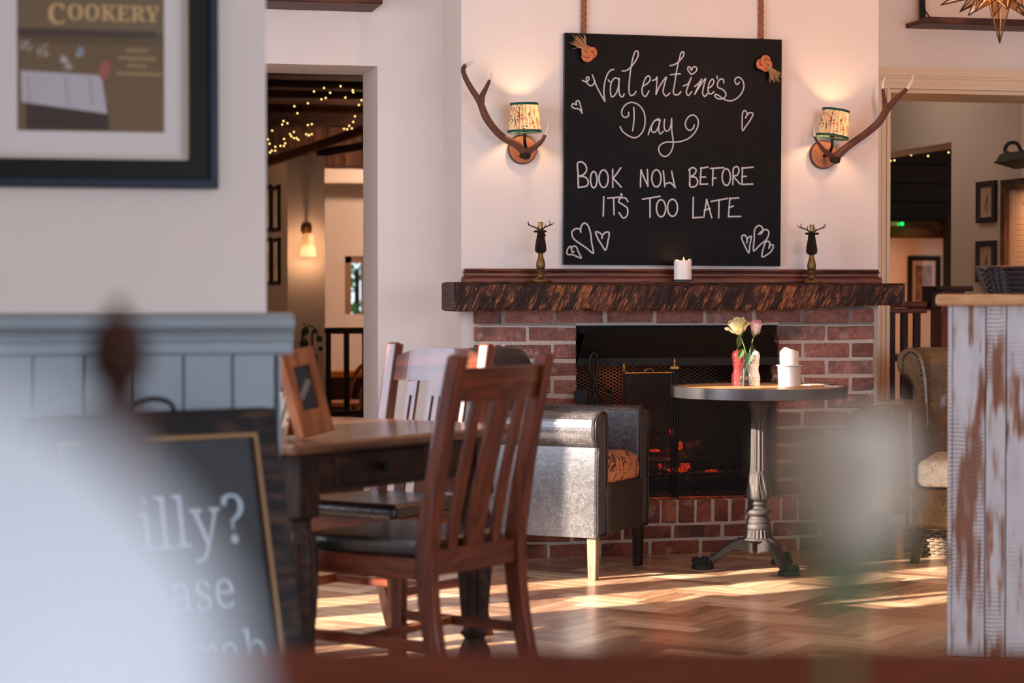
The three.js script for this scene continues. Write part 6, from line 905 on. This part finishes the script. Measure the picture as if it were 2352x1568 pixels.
// ================================================================ BACK ROOM BEYOND THE LEFT DOORWAY
reseed(91);
{
  const zf = -4.49, lp = onZ(704, 548, zf), t = thing('glass_wall_lamp', 'lit white glass wall lamp on the grey pier', 'wall lamp', V(lp.x, lp.y, -4.5)), k = onZ(704, 527, zf).y - lp.y, lo = onZ(704, 590, zf).y - lp.y, w = onZ(723, 580, zf).x - lp.x;
  part('rose', lathe([[0.0001, 0], [0.035, 0], [0.03, 0.012], [0.0001, 0.016]], 24).rotateX(Math.PI / 2).translate(0, k + 0.0, 0), M.agedBrass, t); part('arm', sweep([V(0, k, 0.01), V(0, k + 0.025, 0.05), V(0, k + 0.01, 0.085), V(0, k - 0.025, 0.09)], [0.006], 18, 8), M.agedBrass, t);
  part('lamp_shade', lathe(smoothProfile([[0.016, k - 0.026], [0.029, k - 0.036], [0.043, mix(k, lo, 0.6)], [w, lo]], 20), 28).translate(0, 0, 0.09), phys({ color: 0xffe8d0, transmission: 0.22, thickness: 0, roughness: 1, side: THREE.DoubleSide, emissive: 0xffd0a0, emissiveIntensity: 0.2 }), t);
  part('bulb', new THREE.SphereGeometry(0.02, 14, 10).translate(0, mix(k, lo, 0.7), 0.09), warmBulb, t); glow(t, V(0, mix(k, lo, 0.75), 0.09), 0xffc090, 0.26, 1);
  // pictures on the pier's west face
  const px = onZ(660, 400, -4.5).x, tex = canvasTex(96, 160, (c, W, H) => { c.fillStyle = '#cbb9a6'; c.fillRect(0, 0, W, H); c.fillStyle = '#8c7460'; c.fillRect(30, 40, 36, 80); });
  const words = [['inner', 'upper'], ['outer', 'upper'], ['inner', 'lower'], ['outer', 'lower']]; let n = 0;
  for (const [y0, y1] of [[427, 531], [547, 653]]) for (const [x0, x1] of [[628, 645], [608, 626]]) { const za = onX(x0, 500, px).z, zb = onX(x1, 500, px).z, zc = (za + zb) / 2, pm = (x0 + x1) / 2, lo2 = onX(pm, y1, px).y, hi2 = onX(pm, y0, px).y, wd = Math.abs(zb - za), [q, r] = words[n++]; framed('pier_picture', `black-framed picture, ${r} row, ${q === 'inner' ? 'nearer to' : 'farther from'} the wall lamp`, 'picture', wd, hi2 - lo2, { fw: 0.022, depth: 0.02, frame: M.black, mount: plain(0xd8c8b6, 0.9), print: [wd - 0.09, hi2 - lo2 - 0.1], tex }, V(px, lo2, zc), -Math.PI / 2, 'pictures on the grey pier'); }
  // fairy lights draped from the beams
  const S1 = [[600, 287], [625, 297], [651, 275], [660, 280], [648, 283], [676, 241], [683, 257], [707, 234], [738, 225], [748, 222], [721, 207], [744, 199], [758, 210], [782, 195], [810, 204], [811, 209], [793, 221]], S2 = [[824, 238], [830, 227], [815, 264], [811, 277], [802, 286], [808, 292], [797, 294], [790, 293], [716, 282], [707, 284], [703, 305], [710, 307], [716, 305], [709, 308]], S3 = [[685, 318], [681, 314], [675, 314], [669, 310], [666, 305], [675, 300], [652, 316], [655, 326], [652, 332], [644, 332], [632, 334], [624, 343], [620, 347], [632, 343], [619, 327], [615, 317]];
  fairyString('fairy_lights', 'string of fairy lights arching along the upper beams', S1.map(([x, y]) => onZ(x, y, -4.0)), M.black); fairyString('fairy_lights', 'string of fairy lights dipping beside the door jamb', S2.map(([x, y]) => onZ(x, y, -4.1)), M.black); fairyString('fairy_lights', 'clustered string of fairy lights low over the grey pier', S3.map(([x, y]) => onZ(x, y, -4.15)), M.black);
  glow(thing('room_pendant', 'brass pendant lamp before the far garden window wall', 'pendant lamp', V(1.0, 2.05, -5.7)), V(0, 0, 0), 0xffd0b0, 5.5, 2); const sp = scene.children.at(-1); part('bulb', new THREE.SphereGeometry(0.035, 14, 10), warmBulb, sp); part('cord', bar(V(0, 0.03, 0), V(0, 0.37, 0), 0.004, 6), M.black, sp);
  const rp = thing('room_pendant', 'brass pendant lamp facing the pier pictures', 'pendant lamp', V(-1.7, 2.0, -4.7)); glow(rp, V(0, 0, 0), 0xffc090, 0.9, 2); part('bulb', new THREE.SphereGeometry(0.035, 14, 10), warmBulb, rp); part('cord', bar(V(0, 0.03, 0), V(0, 0.42, 0), 0.004, 6), M.black, rp);
  // dark balustrade
  const z = -3.6, x0 = onZ(746, 800, z).x, ry = onZ(790, 752, z).y, b = thing('dark_balustrade', 'black-brown balustrade seen through the left doorway', 'balustrade', V(x0, 0, z)), L = 0.75;
  part('handrail', move(cbox(L, 0.036, 0.06, 0.006), L / 2, ry - 0.018, 0), M.darkWood, b); part('bottom_rail', move(cbox(L, 0.05, 0.05, 0.004), L / 2, 0.4, 0), M.darkWood, b);
  for (let i = 0; i < 6; i++) part('baluster', move(cbox(0.03, ry - 0.03, 0.03, 0.003, 'y'), 0.02 + i * 0.107, (ry - 0.03) / 2, 0), M.darkWood, b);
  // bentwood chair and cups beyond it
  const cx = onZ(812, 840, -4.1), top = onZ(805, 838, -4.1).y, ch = thing('bentwood_chair', 'golden bentwood chair behind the dark balustrade', 'chair', V(cx.x, 0, -4.1), 0.5), gold = wood([206, 140, 76], [150, 88, 40], 971, 0.35);
  part('back_hoop', sweep([V(-0.17, 0.44, 0.16), V(-0.165, top - 0.1, 0.2), V(-0.1, top, 0.21), V(0.1, top, 0.21), V(0.165, top - 0.1, 0.2), V(0.17, 0.44, 0.16)], [0.014], 40, 8), gold, ch); part('inner_hoop', sweep([V(-0.08, 0.44, 0.17), V(-0.08, top - 0.13, 0.195), V(0, top - 0.06, 0.2), V(0.08, top - 0.13, 0.195), V(0.08, 0.44, 0.17)], [0.01], 30, 8), gold, ch);
  part('seat', lathe(smoothProfile([[0, 0.43], [0.18, 0.43], [0.195, 0.44], [0.18, 0.452], [0, 0.448]], 16), 32), gold, ch); for (const sx of [-1, 1]) for (const sz of [-1, 1]) part('leg', bar(V(sx * 0.14, 0.44, sz * 0.14), V(sx * 0.19, 0.0, sz * 0.19), 0.014), gold, ch);
  const tz = -5.6, tx = onZ(815, 900, tz), ty = onZ(785, 850, tz).y, tb = thing('tan_counter', 'orange-brown wooden counter beyond the balustrade', 'counter', V(tx.x, 0, tz)); part('top', move(cbox(0.44, 0.04, 0.4, 0.006), 0, ty - 0.02, 0), gold, tb); part('carcass', move(cbox(0.4, ty - 0.04, 0.34, 0.006, 'y'), 0, (ty - 0.04) / 2, 0), M.darkWood, tb);
  // window foliage outside
  const fz = -7.9, fo = thing('garden_shrub', 'bright green shrub outside the far garden window', 'shrub', V(onZ(820, 700, fz).x, 0, fz)); const lv = []; for (let i = 0; i < 900; i++) { lv.push(move(leafGeo(rnd(0.05, 0.09), rnd(0.015, 0.03)), rnd(-0.45, 0.45), rnd(0.4, 1.6), rnd(-0.3, 0.2), rnd(0, 6), rnd(0, 6), rnd(0, 6))); } const lm = part('foliage', join(lv), phys({ color: 0x3f7d2c, roughness: 0.6, transmission: 0.35, thickness: 0, side: THREE.DoubleSide }), fo); lm.userData.kind = 'stuff'; part('stem', bar(V(0, -0.3, 0), V(0, 1.3, 0), 0.02), M.darkWood, fo);
  // trailing plant and wire stand against the pier, yellow flower by the partition
  const pp = onZ(706, 800, -4.2), pl = thing('potted_plant', 'round-leaved trailing plant on a wire stand before the grey pier', 'plant', V(pp.x, 0, -4.2)), P = (px, py) => onZ(px, py, -4.2).sub(pl.position);
  part('stand', join([[-0.03, 0], [0.03, 0]].map(([x]) => bar(V(x, 0.0, 0), V(x, P(706, 760).y, 0), 0.006))), M.blackIron, pl); part('hoop', sweep([P(697, 775), P(700, 755), P(712, 748), P(726, 758), P(731, 775)], [0.004], 24, 6), M.blackIron, pl); part('stem', sweep([P(697, 800), P(703, 765), P(700, 745), P(694, 742)], [0.004], 16, 6), M.leafDark, pl); part('pot', lathe(smoothProfile([[0, 0], [0.05, 0], [0.065, 0.1], [0.06, 0.1], [0, 0.09]], 16), 24).translate(0, P(706, 812).y - 0.1, 0), M.darkWood, pl);
  for (const [px, py, r] of [[700, 760, 0.024], [697, 789, 0.028], [732, 778, 0.02], [735, 800, 0.016], [722, 760, 0.016]]) part('leaf', new THREE.SphereGeometry(r, 14, 10).scale(1, 1, 0.25).translate(...P(px, py).add(V(0, 0, 0.03)).toArray()), M.leafDark, pl);
}
{ // small yellow posy standing on the dining table by the partition
  const p = onY(661, 968, DH2), t = thing('yellow_posy', 'yellow flower in a small glass by the panelled partition end', 'flower', V(p.x, DH2 + 0.001, p.z)), q = (px, py) => atDep(px, py, t.position.clone().sub(EYE).dot(FW)).sub(t.position);
  part('glass', lathe(smoothProfile([[0, 0], [0.025, 0], [0.03, 0.09], [0.028, 0.09], [0, 0.006]], 16), 24), phys({ color: 0xffffff, transmission: 1, thickness: 0.01, roughness: 0.02, ior: 1.45 }), t); part('stem', sweep([V(0, 0.01, 0), q(658, 860), q(655, 800)], [0.002], 12, 6), M.green, t); const b = roseBloom(t, [petal(0xe9b23a), petal(0xd99a2a)], 0.036, 1.2); b.position.copy(q(655, 796));
}

// ================================================================ SANDWICH BOARD BY THE PANELLING
{
  reseed(97);
  const tr = ground(-0.556, 5.0, 0.835), dir = RT.clone().multiplyScalar(-0.80).addScaledVector(FW, -0.60).normalize(), Wd = 0.60, top = tr.clone().addScaledVector(dir, Wd / 2), nrm = V(0, 1, 0).cross(dir).negate().normalize(); if (nrm.dot(FW) > 0) nrm.negate();
  const t = thing('sandwich_board', 'black chalk sandwich board reading Chilly? leaning before the panelling', 'sandwich board', V(top.x, 0, top.z), Math.atan2(nrm.x, nrm.z));
  const H = 0.86, lean = 0.24; const tex = canvasTex(700, 1000, (c, w, h) => { c.fillStyle = '#23282d'; c.fillRect(0, 0, w, h); c.fillStyle = '#9fb0bb'; c.textAlign = 'right'; c.save(); c.scale(0.82, 1); c.font = '245px serif'; c.fillText('Chilly?', 790, 375); c.font = '190px serif'; c.fillText('Please', 700, 600); c.fillText('grab', 815, 825); c.restore(); });
  const fm = phys({ map: scaled(woodTex([74, 52, 38], [12, 10, 10], 981), 2), roughness: 0.5, specularIntensity: 0.35 }), gilt = std({ color: 0x8a6a44, roughness: 0.5, metalness: 0.4 });
  const leaf = (s) => { const g = new THREE.Group(); g.name = s > 0 ? 'front_leaf' : 'rear_leaf'; t.add(g); g.position.y = 0.835; g.rotation.x = s > 0 ? -lean : lean; g.rotation.order = 'YXZ'; if (s < 0) { g.rotation.y = Math.PI; g.rotation.x = -lean; } return g; };
  const fl = leaf(1), bw = 0.06;
  for (const g of [fl, leaf(-1)]) {
    part('frame', extr([[-Wd / 2, -H], [Wd / 2, -H], [Wd / 2, 0], [-Wd / 2, 0]], 0.024, 0.005, 'x', [[[-Wd / 2 + bw, -H + 0.16], [-Wd / 2 + bw, -bw], [Wd / 2 - bw, -bw], [Wd / 2 - bw, -H + 0.16]]]), fm, g);
    part('inner_moulding', extr([[-Wd / 2 + bw - 0.004, -H + 0.156], [Wd / 2 - bw + 0.004, -H + 0.156], [Wd / 2 - bw + 0.004, -bw + 0.004], [-Wd / 2 + bw - 0.004, -bw + 0.004]], 0.014, 0.002, 'x', [[[-Wd / 2 + bw + 0.006, -H + 0.166], [-Wd / 2 + bw + 0.006, -bw - 0.006], [Wd / 2 - bw - 0.006, -bw - 0.006], [Wd / 2 - bw - 0.006, -H + 0.166]]]).translate(0, 0, 0.012), gilt, g, 'worn gilt edge');
    part('board', slab(-Wd / 2 + bw - 0.01, Wd / 2 - bw + 0.01, -H + 0.15, -bw + 0.01, 0.004, 0.010), plain(0x23282d, 0.6), g);
  }
  part('lettering', new THREE.PlaneGeometry(Wd - 2 * bw - 0.012, H - bw - 0.172).translate(0, (-H + 0.166 - bw - 0.006) / 2, 0.0105), std({ map: tex, roughness: 0.6 }), fl, 'slate-grey board with pale lettering');
  part('carry_handle', sweep([V(-0.055, 0.828, 0.0), V(-0.045, 0.855, 0), V(0, 0.868, 0), V(0.045, 0.855, 0), V(0.055, 0.828, 0)], [0.006], 24, 8), M.blackIron, t);
}

// ================================================================ COUNTER AT THE RIGHT
{
  reseed(103);
  const c0 = ground((2178 - CX) / FP * 6.6, 6.6), f = ray(2172, 675).setY(0).normalize(), turn = turnTo(f), H = 1.099;   // local -z runs away along the line of sight, front faces +z
  const t = thing('serving_counter', 'whitewashed plank counter with pale oak top at the room side', 'counter', c0, turn);
  const wash = (s, brown) => std({ map: scaled(dataTex(512, (u, v) => { // u runs up the plank
    const saw = (0.5 + 0.5 * Math.sin(6.2832 * (u * 72 + 1.2 * fbm(u, v, 6, 9, s + 21, 3)))) * smooth(0.25, 0.55, fbm(u, v, 3, 4, s + 27, 3)), wide = fbm(u, v, 4, 5, s + 3, 4), str = fbm(u, v, 5, 40, s + 5, 3), wear = smooth(0.53 - brown, 0.68 - brown, wide * 0.6 + str * 0.4); let c = mix3([206, 202, 202], [178, 172, 174], fbm(u, v, 8, 30, s + 9, 3)); c = mix3(c, mix3([150, 96, 66], [112, 68, 50], str), wear); return mix3(c, [126, 104, 98], smooth(0.4, 1, saw) * 0.6); }), 1.1, 1.6), roughness: 0.75, bumpMap: scaled(dataTex(256, (u, v) => 255 * fbm(u, v, 125, 4, s, 2), false), 1.1, 1.6), bumpScale: 0.0012 });
  const mats = [wash(1001, 0.02), wash(1011, 0.09), wash(1021, 0.05), wash(1031, -0.02)];
  const D = 0.6; let x = 0, i = 0;
  part('corner_post', move(cbox(0.012, H - 0.034, 0.03, 0.002, 'y'), 0.006, (H - 0.03) / 2, -0.012), mats[3], t);
  for (const w of [0.1, 0.061, 0.07, 0.127, 0.108, 0.12, 0.115, 0.127]) { const xx = 0.0115 + x; part('plank', move(cbox(w - 0.003, H - 0.034, 0.018, 0.002, 'y'), xx + w / 2, (H - 0.03) / 2, -0.009), mats[i % 4], t); x += w; i++; }
  for (let k = 0; k < 6; k++) part('plank', move(cbox(0.018, H - 0.034, 0.097, 0.002, 'y'), 0.012, (H - 0.03) / 2, -0.075 - k * 0.1), mats[(k + 1) % 4], t);
  part('carcass', slab(0.022, x, 0.0, H - 0.03, -D, -0.02), M.darkWood, t);
  part('worktop', move(rbox(x + 0.075, 0.034, D + 0.06, 0.01, 2), x / 2, H - 0.017, -D / 2 + 0.01), wood([216, 168, 122], [180, 124, 82], 1041, 0.4), t, 'pale oak worktop');
  const bp = ground((2340 - CX) / FP * 6.85, 6.85, H + 0.001), b = thing('bread_basket', 'dark brown wicker basket on the pale oak counter top', 'basket', bp, turn);
  wovenBasket(b, 0.1, 0.127, 0.075, 0.095, 0.08, 10, 30, phys({ color: 0x261c1d, roughness: 0.3 }), 0.005);
  const cd = thing('white_bottle', 'slim white bottle standing in the dark wicker basket', 'bottle', bp.clone().addScaledVector(RT, 0.028).add(V(0, 0.006, 0))); part('body', lathe(smoothProfile([[0, 0], [0.015, 0], [0.015, 0.085], [0.009, 0.105], [0.009, 0.125], [0, 0.125]], 16), 18), plain(0xdedbe0, 0.4), cd);
}

// ================================================================ NEAR TABLE BY THE CAMERA (all far out of focus)
{
  reseed(113);
  const TT = 0.75, t = thing('near_table', 'reddish brown wooden table close by the camera', 'table', ground(0.15, 1.19), -YAW - 0.03);
  part('top', move(cbox(1.9, 0.03, 1.9, 0.006), 0, TT - 0.015, 0), wood([132, 64, 32], [92, 40, 18], 1051, 0.9, { specularIntensity: 0.3 }), t); for (const sx of [-1, 1]) for (const sz of [-1, 1]) part('leg', move(cbox(0.07, TT - 0.03, 0.07, 0.004, 'y'), sx * 0.85, (TT - 0.03) / 2, sz * 0.85), M.walnut, t);
  const jp = ground(-0.167, 0.50, TT + 0.001), jug = thing('stoneware_jug', 'large pale blue-white stoneware jug on the near table', 'jug', jp);
  part('body', lathe(smoothProfile([[0, 0], [0.075, 0], [0.082, 0.01], [0.097, 0.09], [0.104, 0.19], [0.1035, 0.255], [0.0975, 0.28], [0.085, 0.299], [0.07, 0.314], [0.055, 0.325], [0.036, 0.334], [0.030, 0.345], [0.029, 0.37], [0.033, 0.385], [0.03, 0.386], [0.026, 0.37], [0.026, 0.34]], 80), 64), phys({ color: 0xbcc5cb, roughness: 0.6 }), jug);
  part('handle', sweep([V(-0.026, 0.365, 0), V(-0.07, 0.375, 0), V(-0.1, 0.34, 0), V(-0.085, 0.295, 0)], [0.01], 24, 10), phys({ color: 0xbcc5cb, roughness: 0.6 }), jug);
  const mp = ground((272 - CX) / FP * 1.6, 1.6, TT), pm = thing('tall_pepper_mill', 'tall dark turned wood pepper mill on the near table', 'pepper mill', mp);
  part('body', lathe(smoothProfile([[0, 0], [0.028, 0], [0.029, 0.01], [0.022, 0.06], [0.019, 0.12], [0.021, 0.19], [0.026, 0.24], [0.022, 0.262], [0.012, 0.275], [0.0125, 0.283], [0.020, 0.292], [0.0215, 0.310], [0.017, 0.328], [0.006, 0.335], [0, 0.3355]], 70), 32), wood([66, 34, 20], [34, 15, 10], 1061, 0.8), pm); part('nut', new THREE.SphereGeometry(0.006, 12, 8).translate(0, 0.341, 0), M.agedBrass, pm);
  const vp = ground((1935 - CX) / FP * 0.88, 0.88, TT), v = thing('tall_glass_vase', 'clear glass bud vase on the near table', 'vase', vp);
  part('bottle', lathe([[0.0001, 0], [0.02, 0], [0.022, 0.004], [0.021, 0.07], [0.009, 0.11], [0.009, 0.13], [0.0075, 0.13], [0.0075, 0.11], [0.0195, 0.07], [0.0195, 0.005], [0.0001, 0.005]], 28), phys({ color: 0xffffff, transmission: 1, thickness: 0.01, roughness: 0.02, ior: 1.45 }), v);
  const r = thing('white_rose', 'single white rose with green leaves in the clear glass vase', 'flower', vp.clone().add(V(0, 0.008, 0)));
  part('stem', sweep([V(0.004, 0, 0), V(-0.003, 0.12, 0), V(0.001, 0.236, 0)], [0.0024], 16, 7), M.green, r); const b = roseBloom(r, [petal(0xb9ae9a), petal(0xc2b8a6), petal(0xafa58f)], 0.064, 0.45); b.position.set(0.001, 0.23, 0);
  for (const [y, L, w, rz, ry] of [[0.226, 0.026, 0.010, 1.75, 0.3], [0.224, 0.022, 0.009, -1.7, 0.2]]) { const l = part('leaf', leafGeo(L, w), M.leafDark, r); l.position.set(0, y, 0); l.rotation.set(0, ry, rz); }
}
scene.traverse((o) => { if (o.isMesh) { o.castShadow = true; o.receiveShadow = true; } });
renderer.render(scene, camera);
